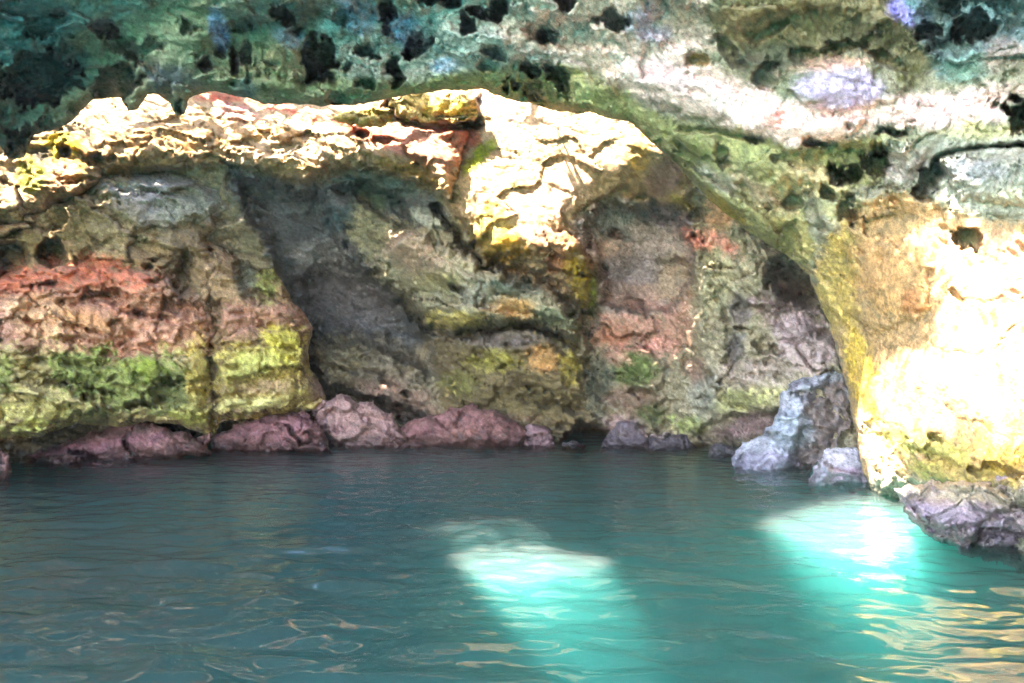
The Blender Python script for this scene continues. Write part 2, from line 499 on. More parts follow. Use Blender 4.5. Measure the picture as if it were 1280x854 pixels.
back_feats = [
    ('bulge', BAND, 0.8, 24, 5),
    ('bulge', NOSE, 0.8, 30, 6),
    ('bulge', SHELF, 1.25, 26, 6),
    ('bulge', [(556, 430), (600, 418), (665, 408), (718, 432), (726, 470), (735, 520), (730, 560), (560, 560), (548, 480)], 0.5, 40, 8),
    ('bulge', [(395, 432), (440, 420), (500, 440), (545, 470), (550, 530), (520, 520), (470, 505), (420, 490), (395, 470)], 0.45, 40, 6),
    ('bulge', [(880, 300), (920, 280), (1000, 330), (1060, 440), (1060, 570), (940, 560), (850, 560), (835, 500), (870, 440), (870, 350)], 0.45, 40, 8),
    ('bulge', [(750, 440), (800, 425), (830, 455), (835, 520), (815, 548), (760, 545), (742, 500)], 0.4, 26, 8),
    ('bulge', [(485, 128), (530, 116), (590, 112), (600, 140), (590, 158), (520, 155), (488, 146)], 0.25, 8, 3),
    ('soft', [(370, 360), (400, 330), (460, 350), (510, 385), (550, 425), (540, 470), (470, 430), (400, 430)], -1.5, 26, 6),
    ('pit', [(292, 218), (340, 226), (380, 240), (450, 222), (505, 240), (520, 285), (470, 335), (505, 385), (545, 425), (548, 475), (470, 440), (400, 440), (365, 385), (335, 320), (300, 262)], 1.0, 14, 6),
    ('pit', ('line', 5, [(502, 376), (524, 402), (548, 420), (605, 415), (662, 407), (700, 420), (724, 434)]), 1.3, 5, 5),
    ('pit', [(720, 280), (748, 250), (815, 252), (858, 272), (872, 310), (870, 352), (840, 392), (775, 396), (750, 380), (748, 330)], 1.3, 13, 8),

    ('pit', [(726, 385), (748, 384), (752, 400), (742, 430), (746, 462), (738, 500), (728, 470), (730, 430), (724, 405)], 0.9, 8, 6),
    ('pit', (992, 356, 42, 26, 35), 2.2, 12, 6),
    ('pit', [(705, 540), (725, 525), (752, 530), (768, 545), (760, 570), (700, 570)], 2.0, 8, 4),
    ('pit', ('line', 12, [(378, 420), (384, 455), (400, 486), (440, 500), (480, 508), (515, 522), (535, 530)]), 1.6, 9, 5),
    ('pit', ('line', 7, [(545, 258), (580, 305), (605, 332), (650, 338), (690, 352), (715, 388)]), 1.2, 6, 6),
    ('pit', ('line', 5, [(650, 342), (690, 338), (712, 345)]), 0.6, 5, 4),
    ('pit', (660, 355, 30, 8, 8), 0.7, 6, 4),
    ('pit', ('line', 7, [(486, 132), (492, 148), (540, 158), (596, 156)]), 1.2, 5, 3),
    ('pit', (452, 168, 10, 6, 0), 0.8, 4, 2),
    ('pit', (120, 196, 10, 5, 0), 0.4, 4, 2), ('pit', (140, 198, 7, 4, 0), 0.4, 3, 2), ('pit', (82, 190, 8, 8, 0), 0.7, 4, 2),
    ('pit', ('line', 4, [(905, 390), (912, 430), (906, 455)]), 0.4, 5, 5), ('pit', (922, 388, 14, 18, 0), 0.35, 8, 4), ('pit', (918, 440, 9, 22, 10), 0.5, 7, 4),
    ('pit', (868, 360, 8, 14, 20), 0.35, 5, 3), ('pit', (872, 270, 14, 9, 20), 0.5, 5, 4), ('pit', (865, 460, 12, 22, -30), 0.35, 8, 4),
    ('pit', [(880, 520), (960, 510), (1010, 505), (990, 535), (950, 552), (900, 556), (860, 550)], 0.5, 12, 5),
    ('pit', (800, 492, 22, 8, 10), 0.4, 6, 5), ('pit', (600, 452, 18, 7, 0), 0.3, 5, 5), ('pit', (660, 500, 40, 7, 5), 0.35, 6, 6),
    ('pit', (620, 540, 60, 10, 5), 0.5, 8, 5),
]
rng = np.random.RandomState(4)
for _ in range(70):      # solution pits in the grey wall beside the pillar
    x, y = rng.uniform(875, 1050), rng.uniform(300, 500)
    r = rng.uniform(2.5, 6.5)
    back_feats.append(('pit', (x, y, r * 1.1, r, rng.uniform(0, 90)), rng.uniform(0.08, 0.25), 3, 2))
for _ in range(40):
    x, y = rng.uniform(560, 860), rng.uniform(430, 545)
    r = rng.uniform(2.5, 6)
    back_feats.append(('pit', (x, y, r * 1.8, r, rng.uniform(-30, 30)), rng.uniform(0.1, 0.3), 3, 2))
for _ in range(60):      # bedding slits
    x, y = rng.uniform(400, 1040), rng.uniform(270, 545)
    back_feats.append(('pit', (x, y, rng.uniform(8, 26), rng.uniform(1.6, 4), rng.uniform(-10, 35)), rng.uniform(0.25, 0.7), 3, 5))
gx = grid_lines(-420, 1330, -30, 1110, 2.0, 14)
gy = grid_lines(-60, 586, 90, 575, 2.0, 10)
back = Sheet(None, back_ctrl, gx, gy, 3, features=back_feats, rel=dict(big=0.35, mid=0.5, small=0.10, strata=0.14), flow=([0, 380, 420, 700, 740, 1100], [-8, 0, 28, 26, 10, 40], 0.16),
             calm=[([(100, 180), (300, 150), (480, 170), (560, 240), (640, 330), (720, 260), (860, 260), (860, 120), (600, 100), (100, 100)], 0.35, 20), ((410, 300, 80, 60, 0), 0.5, 20), ((800, 330, 70, 60, 0), 0.5, 20)])
back_blobs = [
    # upper sunny limestone
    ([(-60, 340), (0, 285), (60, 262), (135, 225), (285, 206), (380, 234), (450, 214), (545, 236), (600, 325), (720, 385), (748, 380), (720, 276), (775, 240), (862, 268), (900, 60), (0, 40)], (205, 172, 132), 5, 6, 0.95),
    ((180, 190, 110, 28, -8), (196, 150, 96), 12, 14, 0.8), ((60, 205, 45, 35, -20), (176, 142, 60), 8, 10, 0.8), ((75, 180, 22, 16, 0), (196, 172, 20), 5, 6, 0.85),
    ((70, 240, 20, 40, 20), (214, 160, 120), 6, 8, 0.8), ((40, 215, 18, 22, 0), (176, 168, 70), 5, 6, 0.8), ((50, 192, 14, 9, 0), (70, 62, 48), 3, 4, 0.9),
    ([(245, 122), (310, 132), (400, 152), (470, 178), (520, 198), (500, 170), (430, 150), (330, 124), (270, 112)], (176, 84, 58), 5, 6, 0.9),
    ([(440, 170), (490, 160), (600, 158), (600, 180), (560, 215), (520, 200), (470, 182)], (190, 92, 66), 7, 8, 0.85), ((300, 143, 30, 12, 10), (160, 104, 112), 5, 5, 0.7),
    ((540, 190, 60, 26, 20), (214, 160, 132), 12, 8, 0.6), ((345, 165, 60, 10, 12), (200, 150, 95), 6, 6, 0.7),
    ((360, 206, 30, 8, 8), (190, 150, 90), 5, 5, 0.6), ((510, 215, 50, 12, 25), (170, 132, 66), 6, 7, 0.8),
    ((540, 134, 46, 18, -4), (186, 150, 70), 5, 4, 0.9), ((455, 146, 32, 10, 4), (166, 138, 52), 4, 4, 0.9),
    ((600, 193, 26, 9, -40), (150, 160, 10), 4, 5, 0.95), ((585, 210, 16, 8, -40), (160, 158, 30), 4, 4, 0.9),
    ([(590, 118), (640, 130), (652, 146), (640, 154), (602, 136)], (150, 136, 140), 3, 3, 0.8),  # grey-lilac shadow painted onto the bright band
    ((615, 290, 32, 38, 0), (168, 138, 58), 9, 10, 0.85), ((640, 232, 30, 10, -10), (140, 128, 80), 6, 8, 0.8), ((640, 310, 24, 14, 0), (178, 132, 32), 5, 7, 0.85),
    ((690, 250, 50, 24, -20), (216, 178, 160), 10, 10, 0.6), ((755, 205, 60, 14, 8), (190, 160, 130), 8, 10, 0.7), ((800, 190, 14, 30, 10), (206, 164, 88), 5, 5, 0.8),
    ((830, 225, 20, 26, 0), (150, 116, 120), 8, 8, 0.7), ((795, 246, 18, 7, 10), (206, 164, 110), 4, 4, 0.8), ((848, 252, 16, 8, 25), (200, 172, 100), 4, 4, 0.8),
    ((690, 300, 34, 18, 10), (160, 108, 70), 6, 8, 0.75), ((680, 292, 22, 8, 5), (66, 50, 46), 4, 7, 0.7), ((700, 330, 18, 14, 0), (150, 80, 44), 4, 6, 0.7),
    ((726, 350, 18, 34, -15), (170, 140, 40), 5, 6, 0.9), ((740, 320, 10, 28, -18), (206, 150, 110), 4, 5, 0.8), ((742, 365, 4, 24, 5), (172, 190, 70), 3, 3, 0.9),
    # shaded hollow
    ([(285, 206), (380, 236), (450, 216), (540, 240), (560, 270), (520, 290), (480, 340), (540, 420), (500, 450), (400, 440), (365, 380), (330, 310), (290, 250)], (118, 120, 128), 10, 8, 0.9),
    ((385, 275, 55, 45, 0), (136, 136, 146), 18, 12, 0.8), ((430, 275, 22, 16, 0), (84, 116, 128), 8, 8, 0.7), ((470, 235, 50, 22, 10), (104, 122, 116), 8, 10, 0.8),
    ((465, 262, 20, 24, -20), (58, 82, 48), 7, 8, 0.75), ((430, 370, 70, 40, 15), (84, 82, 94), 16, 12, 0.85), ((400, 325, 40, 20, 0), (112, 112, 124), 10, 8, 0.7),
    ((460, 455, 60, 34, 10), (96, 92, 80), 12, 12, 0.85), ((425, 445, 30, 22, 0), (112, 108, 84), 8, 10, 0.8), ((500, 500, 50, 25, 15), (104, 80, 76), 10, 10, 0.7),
    # shelf
    ([(450, 248), (520, 285), (620, 335), (720, 385), (720, 428), (660, 402), (573, 417), (540, 410), (505, 372), (470, 350), (430, 290)], (112, 112, 92), 6, 8, 0.9),
    ((520, 320, 40, 22, 30), (120, 98, 86), 10, 9, 0.7), ((570, 400, 34, 12, -4), (158, 150, 72), 5, 6, 0.85), ((556, 355, 30, 16, 20), (108, 108, 60), 7, 8, 0.7),
    ((640, 385, 36, 14, 5), (164, 122, 62), 6, 7, 0.8), ((690, 395, 26, 12, 20), (96, 110, 92), 6, 6, 0.8), ((540, 275, 26, 10, 30), (120, 130, 128), 6, 6, 0.8),
    ((640, 360, 50, 10, 12), (44, 66, 62), 6, 8, 0.8), ((590, 370, 40, 12, 15), (104, 112, 112), 6, 8, 0.7),
    # middle lower wall
    ([(548, 425), (600, 416), (665, 408), (730, 440), (740, 545), (560, 548), (545, 480)], (92, 82, 52), 10, 10, 0.9),
    ((625, 425, 50, 10, 0), (92, 88, 100), 6, 6, 0.8), ((620, 452, 34, 12, 5), (120, 122, 44), 5, 8, 0.85), ((680, 450, 22, 18, 0), (156, 118, 66), 5, 7, 0.8),
    ((712, 455, 14, 24, 0), (138, 130, 46), 5, 6, 0.85), ((640, 500, 80, 18, 0), (78, 72, 40), 8, 10, 0.8), ((575, 480, 26, 16, 0), (86, 90, 40), 6, 8, 0.8), ((590, 525, 60, 12, 0), (98, 64, 62), 6, 8, 0.7),
    # alcove to the right of the hanging nose
    ([(716, 280), (748, 250), (815, 252), (862, 270), (872, 340), (840, 395), (750, 392), (748, 330)], (132, 122, 132), 8, 7, 0.9),
    ((830, 272, 34, 16, 10), (92, 84, 104), 6, 6, 0.85), ((770, 280, 22, 22, 0), (140, 148, 162), 10, 8, 0.7), ((760, 310, 20, 14, 0), (176, 146, 136), 8, 8, 0.7),
    ((795, 342, 34, 18, 0), (120, 116, 132), 12, 10, 0.6), ((795, 370, 38, 14, 0), (146, 124, 120), 6, 5, 0.8), ((845, 350, 24, 30, 0), (134, 122, 104), 8, 8, 0.7),
    ([(740, 400), (780, 392), (850, 385), (874, 350), (872, 410), (848, 446), (800, 440), (760, 432), (740, 425)], (146, 104, 98), 14, 16, 0.7), ((765, 420, 26, 12, 0), (138, 86, 64), 8, 10, 0.7),
    ((815, 435, 30, 10, 0), (168, 118, 118), 6, 7, 0.7), ((795, 462, 30, 22, 0), (74, 98, 46), 6, 9, 0.9), ((765, 445, 18, 8, 20), (168, 130, 124), 4, 5, 0.7), ((750, 480, 16, 40, 0), (58, 68, 58), 6, 8, 0.8),
    ((790, 500, 34, 16, 0), (104, 84, 76), 6, 8, 0.75), ((815, 520, 20, 16, 0), (66, 82, 44), 6, 8, 0.8), ((785, 535, 26, 14, 10), (128, 108, 118), 5, 6, 0.8),
    # pitted grey wall
    ([(868, 330), (890, 290), (920, 285), (1000, 335), (1065, 440), (1065, 560), (960, 540), (840, 545), (830, 480), (870, 440)], (124, 126, 110), 10, 8, 0.9),
    ((895, 345, 20, 40, 0), (138, 142, 116), 8, 9, 0.7), ((925, 388, 16, 20, 0), (86, 84, 98), 6, 7, 0.8), ((918, 440, 12, 24, 10), (84, 84, 98), 6, 6, 0.8), ((870, 300, 20, 10, 30), (196, 116, 106), 5, 6, 0.8),
    ((905, 305, 24, 8, 35), (176, 110, 104), 5, 6, 0.75), ((985, 390, 40, 28, 30), (98, 80, 96), 10, 10, 0.75), ((1010, 430, 40, 34, 30), (134, 124, 148), 12, 10, 0.75), ((950, 465, 60, 20, -5), (132, 124, 134), 8, 10, 0.7),
    ((930, 500, 54, 16, -4), (140, 152, 100), 6, 9, 0.85), ((860, 530, 24, 14, 0), (112, 134, 76), 5, 8, 0.8), ((945, 530, 50, 16, -10), (106, 88, 104), 6, 6, 0.85), ((880, 490, 20, 34, 0), (112, 124, 128), 8, 8, 0.7),
    ((870, 462, 16, 18, 0), (118, 92, 86), 6, 6, 0.7), ((980, 350, 34, 16, 35), (84, 60, 58), 8, 8, 0.7), ((905, 260, 22, 26, 30), (170, 130, 96), 6, 8, 0.8),
]
def richer(bl, f, sat):
    c = np.array(bl[1], float)
    c = (c.mean() + (c - c.mean()) * sat) * f
    return (bl[0], tuple(np.clip(c, 4, 250))) + tuple(bl[2:])
back_blobs = [richer(b, 0.64, 1.15) if i < 38 else (lambda q: (q[0], (q[1][0] * 1.16, q[1][1] * 1.08, q[1][2] * 1.0)) + q[2:])(richer(b, 1.0, 0.72)) for i, b in enumerate(back_blobs)]  # first blobs, the sunlit band, darkened to offset the sun; shaded rest lifted
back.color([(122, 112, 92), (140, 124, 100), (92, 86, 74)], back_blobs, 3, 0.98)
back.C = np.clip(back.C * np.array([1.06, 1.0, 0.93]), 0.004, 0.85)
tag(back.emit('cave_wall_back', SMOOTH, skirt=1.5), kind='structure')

# ------------------------------------------------------------------ the buttress on the left
BUT = [(-330, 230), (-60, 262), (0, 276), (30, 262), (60, 250), (95, 232), (135, 214), (200, 204), (262, 214), (296, 240), (300, 262), (272, 280), (262, 300), (290, 318), (312, 322), (338, 330), (352, 352),
       (366, 378), (382, 396), (391, 410), (384, 438), (387, 462), (403, 482), (409, 500), (392, 512), (345, 520), (275, 528), (266, 546), (248, 540), (228, 533), (190, 527), (150, 534), (112, 530),
       (78, 534), (52, 546), (0, 552), (-330, 590)]
but_ctrl = [(-330, 230, 11.5), (-330, 590, 11.2), (0, 276, 12.7), (0, 350, 12.1), (0, 450, 11.7), (0, 550, 12.0), (95, 232, 13.8), (200, 204, 14.9), (262, 214, 15.4), (200, 300, 13.9), (130, 370, 12.9), (130, 470, 12.8),
            (250, 460, 13.5), (250, 535, 14.2), (300, 330, 15.0), (380, 410, 15.0), (330, 430, 14.2), (330, 500, 14.4), (400, 495, 15.3), (280, 270, 15.2)]
but_feats = [
    ('bulge', [(-60, 345), (20, 338), (120, 332), (200, 345), (252, 372), (262, 420), (262, 540), (100, 545), (-60, 560)], 0.35, 30, 5),
    ('bulge', [(272, 385), (300, 372), (360, 380), (392, 408), (388, 470), (408, 500), (270, 528), (266, 440)], 0.35, 26, 5),
    ('bulge', [(55, 262), (130, 225), (215, 210), (285, 235), (290, 262), (240, 280), (200, 300), (120, 300), (80, 290)], 0.3, 25, 6),
    ('pit', ('line', 3, [(200, 345), (206, 380), (196, 410)]), 0.3, 4, 5), ('pit', [(290, 330), (310, 316), (338, 318), (352, 350), (352, 380), (322, 384), (300, 372)], 0.7, 10, 5),
    ('pit', ('line', 6, [(258, 300), (267, 330), (259, 360), (270, 398), (262, 440), (271, 480), (264, 540)]), 0.35, 6, 8),
    ('pit', [(98, 358), (150, 360), (168, 372), (150, 384), (98, 378)], 0.6, 7, 4), ('pit', (182, 394, 24, 6, 5), 0.6, 5, 3), ('pit', (222, 385, 22, 12, 20), 0.45, 6, 5),
    ('pit', (228, 345, 12, 34, 8), 0.7, 7, 6), ('pit', (65, 316, 20, 19, 0), 1.2, 7, 3), ('pit', (14, 322, 22, 24, 0), 0.8, 8, 5), ('pit', (190, 290, 26, 7, 0), 0.4, 6, 4), ('pit', (75, 275, 16, 14, 30), 0.4, 6, 5),
    ('pit', (300, 432, 24, 5, 0), 0.35, 5, 3), ('pit', (290, 458, 14, 4, 0), 0.3, 4, 3), ('pit', (300, 494, 30, 4, 3), 0.4, 4, 3), ('pit', (150, 425, 12, 7, 20), 0.3, 5, 3), ('pit', (210, 490, 22, 26, 0), 0.35, 12, 6),
    ('pit', (5, 246, 12, 12, 0), 0.5, 5, 2), ('pit', (0, 345, 14, 6, 0), 0.6, 5, 2), ('pit', ('line', 3, [(-20, 280), (30, 278), (70, 288)]), 0.3, 4, 3), ('pit', (120, 455, 40, 6, 0), 0.3, 6, 5),
]
for _ in range(46):      # weathered-out bedding slits
    x, y = rng.uniform(-20, 390), rng.uniform(300, 520)
    but_feats.append(('pit', (x, y, rng.uniform(8, 28), rng.uniform(1.8, 4.5), rng.uniform(-12, 18)), rng.uniform(0.2, 0.5), 3, 4))
for _ in range(60):
    x, y = rng.uniform(-20, 390), rng.uniform(230, 520)
    r = rng.uniform(2, 6)
    but_feats.append(('pit', (x, y, r * 1.7, r, rng.uniform(-30, 30)), rng.uniform(0.08, 0.3), 3, 2))
gx = grid_lines(-345, 430, -30, 430, 2.0, 12)
gy = grid_lines(190, 610, 190, 610, 2.0, 10)
but = Sheet(BUT, but_ctrl, gx, gy, 17, jag=5, edge_w=26, edge_r=0.7, features=but_feats, rel=dict(big=0.28, mid=0.5, small=0.12, strata=0.14))
but_blobs = [
    ((40, 255, 70, 30, -20), (208, 152, 104), 8, 8, 0.85), ((20, 275, 36, 12, 0), (150, 120, 108), 5, 6, 0.8), ((130, 232, 90, 14, -12), (196, 158, 118), 6, 7, 0.8),
    ([(130, 230), (200, 208), (268, 216), (300, 245), (290, 272), (245, 275), (205, 292), (160, 285), (140, 262)], (118, 118, 122), 7, 9, 0.9), ((240, 262, 40, 20, 0), (112, 112, 88), 7, 9, 0.7),
    ((120, 272, 50, 28, 0), (112, 98, 62), 10, 10, 0.85), ((150, 300, 60, 16, 0), (138, 116, 86), 8, 8, 0.8), ((85, 268, 20, 22, 20), (78, 66, 30), 6, 8, 0.8), ((35, 305, 50, 20, 0), (104, 88, 48), 8, 9, 0.8),
    ((260, 305, 40, 24, 0), (122, 98, 70), 8, 9, 0.8), ((305, 310, 34, 10, -20), (168, 122, 96), 5, 6, 0.8),
    ([(-60, 340), (20, 336), (120, 330), (180, 338), (210, 350), (262, 400), (262, 450), (120, 460), (-60, 440)], (178, 112, 84), 8, 8, 0.9),
    ([(-60, 340), (30, 334), (150, 330), (200, 345), (180, 362), (90, 358), (20, 372), (-60, 372)], (186, 88, 58), 6, 7, 0.9), ((40, 395, 44, 28, 10), (206, 150, 104), 8, 9, 0.75), ((140, 410, 60, 12, 15), (178, 118, 66), 6, 7, 0.7),
    ((200, 425, 56, 22, 12), (192, 128, 104), 8, 9, 0.7), ((5, 410, 18, 34, -20), (176, 120, 104), 6, 6, 0.7),
    ([(-60, 425), (40, 430), (150, 452), (240, 440), (262, 450), (262, 540), (100, 540), (-60, 556)], (170, 152, 88), 8, 10, 0.85),
    ([(50, 450), (120, 445), (200, 455), (256, 470), (256, 520), (180, 515), (110, 500), (70, 480)], (106, 120, 44), 7, 12, 0.9), ((190, 465, 22, 14, 20), (120, 134, 30), 4, 6, 0.8), ((5, 470, 14, 26, 0), (98, 112, 34), 5, 7, 0.85),
    ((215, 490, 26, 24, 0), (84, 84, 48), 7, 8, 0.7), ((250, 470, 12, 44, 0), (186, 158, 60), 5, 6, 0.8), ((240, 522, 26, 12, 0), (148, 144, 40), 5, 6, 0.8), ((60, 520, 70, 18, 0), (176, 164, 84), 6, 9, 0.85),
    ((120, 520, 30, 10, 0), (74, 84, 36), 5, 8, 0.8), ((30, 535, 40, 10, -8), (168, 170, 72), 4, 6, 0.8),
    ([(268, 385), (310, 372), (365, 378), (392, 405), (385, 430), (330, 425), (275, 425)], (158, 104, 80), 7, 8, 0.9),
    ([(268, 440), (320, 425), (350, 405), (388, 425), (386, 470), (405, 490), (400, 512), (270, 525)], (172, 152, 64), 7, 9, 0.9), ((355, 430, 26, 28, 0), (186, 172, 46), 6, 7, 0.85), ((315, 460, 30, 16, -20), (176, 176, 84), 6, 7, 0.7),
    ((345, 482, 46, 10, -4), (148, 112, 88), 5, 7, 0.75), ((320, 506, 66, 9, -3), (188, 176, 104), 4, 5, 0.85), ((398, 488, 12, 14, 20), (128, 90, 80), 4, 5, 0.8),
    ((310, 345, 20, 26, 0), (88, 96, 84), 6, 6, 0.85), ((333, 350, 16, 30, 0), (134, 140, 62), 5, 7, 0.9), ((225, 345, 18, 40, 8), (82, 66, 46), 6, 8, 0.7), ((262, 330, 8, 30, 0), (166, 130, 96), 4, 5, 0.7),
]
but_blobs = [(lambda q: (q[0], q[1], q[2] * 1.2, q[3] * (2.2 if isinstance(q[0], list) else 1.5), q[4] * 0.9))(richer(b, 1.06, 0.74)) for b in but_blobs]
but.color([(128, 104, 78), (150, 122, 88), (92, 80, 60)], but_blobs, 17, 1.0)
but.C = np.clip(but.C * np.array([1.08, 1.0, 0.88]), 0.004, 0.85)
o = but.emit('rock_buttress', ROCK, skirt=2.6)
tag(o, 'orange and mossy green rock buttress overhanging the pink ledge at the water', 'rock face')

# ------------------------------------------------------------------ the near arch: ceiling and the pillar it comes down on
arch_ctrl = [(-400, -90, 7), (-400, 220, 9.3), (0, 0, 7.9), (0, 190, 9.6), (150, 120, 9.8), (300, 0, 8.2), (300, 125, 10.1), (500, 0, 8.4), (500, 115, 10.4), (640, 0, 8.5), (640, 120, 10.6), (780, 150, 10.9),
             (800, 60, 9.5), (900, 0, 8.7), (900, 120, 9.6), (880, 245, 11.1), (980, 320, 11.4), (1012, 345, 11.4), (1050, 450, 11.3), (1060, 500, 11.1), (1090, 600, 10.4), (1140, 612, 10), (1280, 690, 7.6),
             (1280, 500, 7.9), (1280, 300, 8.2), (1280, 150, 8.4), (1280, 0, 8.3), (1100, 0, 8.6), (1100, 150, 9.2), (1100, 300, 10.1), (1150, 450, 9.4), (1150, 580, 9.5), (1450, 300, 6.6), (1450, 600, 6.4),
             (0, -60, 7.4), (640, -60, 7.9), (1280, -60, 7.8)]
ARCH = [(-420, -70), (1560, -70), (1560, 820), (1400, 760), (1280, 712), (1215, 690), (1160, 668), (1120, 640), (1092, 628), (1080, 590), (1070, 545), (1062, 500), (1050, 452), (1034, 400), (1012, 346), (980, 318), (930, 286),
        (884, 248), (832, 192), (784, 152), (742, 142), (700, 140), (640, 124), (600, 112), (560, 112), (520, 118), (484, 122), (440, 132), (380, 130), (330, 130), (290, 118), (262, 114), (236, 122), (230, 142), (220, 146),
        (212, 130), (198, 118), (186, 118), (172, 136), (160, 140), (150, 122), (118, 124), (92, 148), (70, 162), (42, 168), (30, 196), (10, 200), (0, 182), (-30, 190), (-420, 240)]
PITS = [(146, 104, 34, 22, -35, 1.6), (50, 100, 48, 32, -10, 1.2), (22, 182, 18, 20, -10, 1.4), (50, 164, 12, 10, 0, 0.9), (128, 36, 16, 11, 10, 0.8), (205, 118, 9, 13, 0, 1), (222, 132, 6, 12, 0, 1),
        (399, 72, 23, 24, 0, 2.0), (408, 98, 9, 12, 0, 1.6), (293, 75, 7, 23, 0, 1.1), (309, 66, 6, 14, 0, 0.9), (274, 66, 6, 7, 0, 0.7), (353, 18, 14, 11, 0, 0.9), (235, 32, 9, 8, 0, 0.6), (257, 80, 10, 9, 30, 0.8),
        (340, 80, 12, 6, 20, 0.5), (485, 15, 13, 14, 0, 1.5), (483, 36, 6, 7, 0, 0.9), (519, 56, 12, 18, 35, 1.5), (491, 76, 8, 14, 0, 1.0), (494, 93, 11, 12, 30, 1.1), (583, 31, 9, 13, 0, 1.3), (597, 15, 10, 11, 0, 1.2),
        (620, 9, 16, 12, 0, 1.6), (561, 4, 13, 9, 0, 1.3), (538, -2, 14, 7, 0, 1.2), (707, 2, 14, 9, 0, 1.5), (770, 25, 18, 13, 20, 0.9), (614, 66, 18, 7, 25, 0.6), (608, 82, 10, 5, 10, 0.4), (672, 36, 20, 10, 15, 0.5),
        (672, 47, 13, 8, -10, 0.8), (692, 48, 8, 8, 0, 0.6), (662, 88, 14, 9, 0, 1.1), (665, 112, 13, 15, 20, 1.2), (674, 129, 10, 8, 20, 1.1), (698, 92, 20, 11, 25, 0.8), (701, 107, 10, 6, 0, 0.7), (643, 106, 9, 9, 20, 0.9),
        (705, 139, 24, 6, 5, 0.7), (454, 63, 14, 7, 0, 0.7), (470, 71, 6, 6, 0, 0.6), (437, 79, 6, 9, 0, 0.6), (1217, 34, 24, 20, 0, 1.4), (1160, 38, 16, 11, 0, 0.9), (1190, 8, 12, 14, 0, 0.8), (1277, 143, 18, 22, 0, 1.4),
        (874, 75, 14, 9, 10, 0.3), (1057, 218, 24, 12, 5, 1.0), (1095, 207, 17, 20, 10, 1.1), (1118, 165, 21, 7, 5, 0.7), (1098, 188, 14, 7, 0, 0.6), (1158, 226, 14, 26, 30, 1.2), (993, 252, 15, 9, 0, 0.5), (1033, 241, 7, 16, -30, 0.5),
        (1061, 262, 17, 13, 40, 0.5), (1013, 178, 26, 6, 3, 0.5), (904, 197, 9, 20, -15, 0.5), (945, 175, 10, 5, 0, 0.5), (1211, 296, 20, 13, 0, 0.5), (855, 205, 20, 5, 40, 0.3), (985, 300, 14, 20, -20, 0.4),
        (1020, 180, 20, 5, 0, 0.3), (1190, 60, 30, 14, 0, 0.4), (960, 95, 16, 18, 20, 0.35), (1050, 60, 36, 9, -10, 0.35), (1110, 75, 26, 8, 20, 0.4), (905, 60, 12, 26, -25, 0.3), (960, 40, 30, 10, -20, 0.3),
        (300, 30, 20, 10, 0, 0.4), (180, 60, 26, 9, -20, 0.35), (430, 20, 16, 9, 0, 0.6), (455, 105, 14, 6, 0, 0.5), (420, 125, 20, 6, 0, 0.6), (372, 40, 10, 8, 0, 0.5), (60, 30, 30, 14, -20, 0.3),
        (1165, 552, 14, 10, 40, 0.35), (1238, 588, 34, 10, 5, 0.5), (1170, 572, 30, 5, 25, 0.3)]
arch_feats = [('pit', p[:5], p[5], 3.5, 2.5 + 0.42 * min(p[2], p[3])) for p in PITS]
arch_feats += [('soft', sh, -d, 12, 9) for sh, d in (((500, 50, 60, 40, 20), 0.35), ((590, 18, 60, 26, 0), 0.3), ((400, 60, 36, 50, 0), 0.35), ((295, 65, 40, 34, 0), 0.3), ((90, 105, 100, 40, -20), 0.4),
               ((675, 108, 40, 30, 20), 0.3), ((1080, 208, 50, 24, 0), 0.35), ((1210, 30, 60, 34, 0), 0.35), ((1000, 45, 90, 34, -5), 0.3), ((150, 45, 60, 20, -20), 0.2), ((850, 30, 50, 30, 10), 0.25), ((700, 40, 50, 18, 10), 0.25), ((1000, 250, 30, 20, 20), 0.2))]
arch_feats += [
    ('pit', ('line', 3.5, [(850, 163), (887, 163), (930, 172), (952, 176)]), 0.35, 4, 3), ('pit', ('line', 3.5, [(1170, 196), (1187, 190), (1221, 184), (1300, 180)]), 0.5, 4, 3),
    ('pit', ('line', 3, [(740, 140), (787, 158), (840, 205), (880, 240)]), 0.3, 4, 4), ('pit', ('line', 3, [(700, 118), (760, 146), (820, 190), (900, 232), (960, 262)]), 0.3, 5, 5),
    ('bulge', [(790, 100), (850, 85), (910, 110), (985, 140), (1085, 150), (1060, 172), (985, 190), (900, 160), (820, 135)], 0.22, 22, 6),
    ('bulge', [(985, 110), (1030, 78), (1095, 75), (1140, 100), (1120, 130), (1020, 140)], 0.18, 20, 5),
    ('bulge', [(1175, 200), (1300, 190), (1320, 260), (1200, 250)], 0.35, 20, 5),
    ('bulge', [(1060, 310), (1120, 300), (1165, 330), (1160, 390), (1100, 420), (1060, 400)], 0.25, 26, 8),
    ('bulge', [(1090, 560), (1160, 545), (1240, 575), (1300, 580), (1300, 640), (1160, 620), (1100, 610)], 0.3, 20, 6),
    ('bulge', [(700, 120), (760, 130), (830, 180), (900, 225), (960, 270), (1010, 345), (960, 300), (880, 240), (800, 170), (740, 142)], 0.2, 10, 4),
    ('bulge', [(680, 100), (740, 95), (790, 130), (780, 145), (700, 138)], 0.25, 14, 5),
]
for _ in range(80):     # fine honeycomb weathering of the ceiling
    x, y = rng.uniform(-20, 1290), rng.uniform(-20, 230)
    if y > 120 and x < 800:
        continue
    r = rng.uniform(2, 7)
    arch_feats.append(('pit', (x, y, r * rng.uniform(1, 2), r, rng.uniform(-40, 50)), rng.uniform(0.06, 0.2), 4, 4.0))
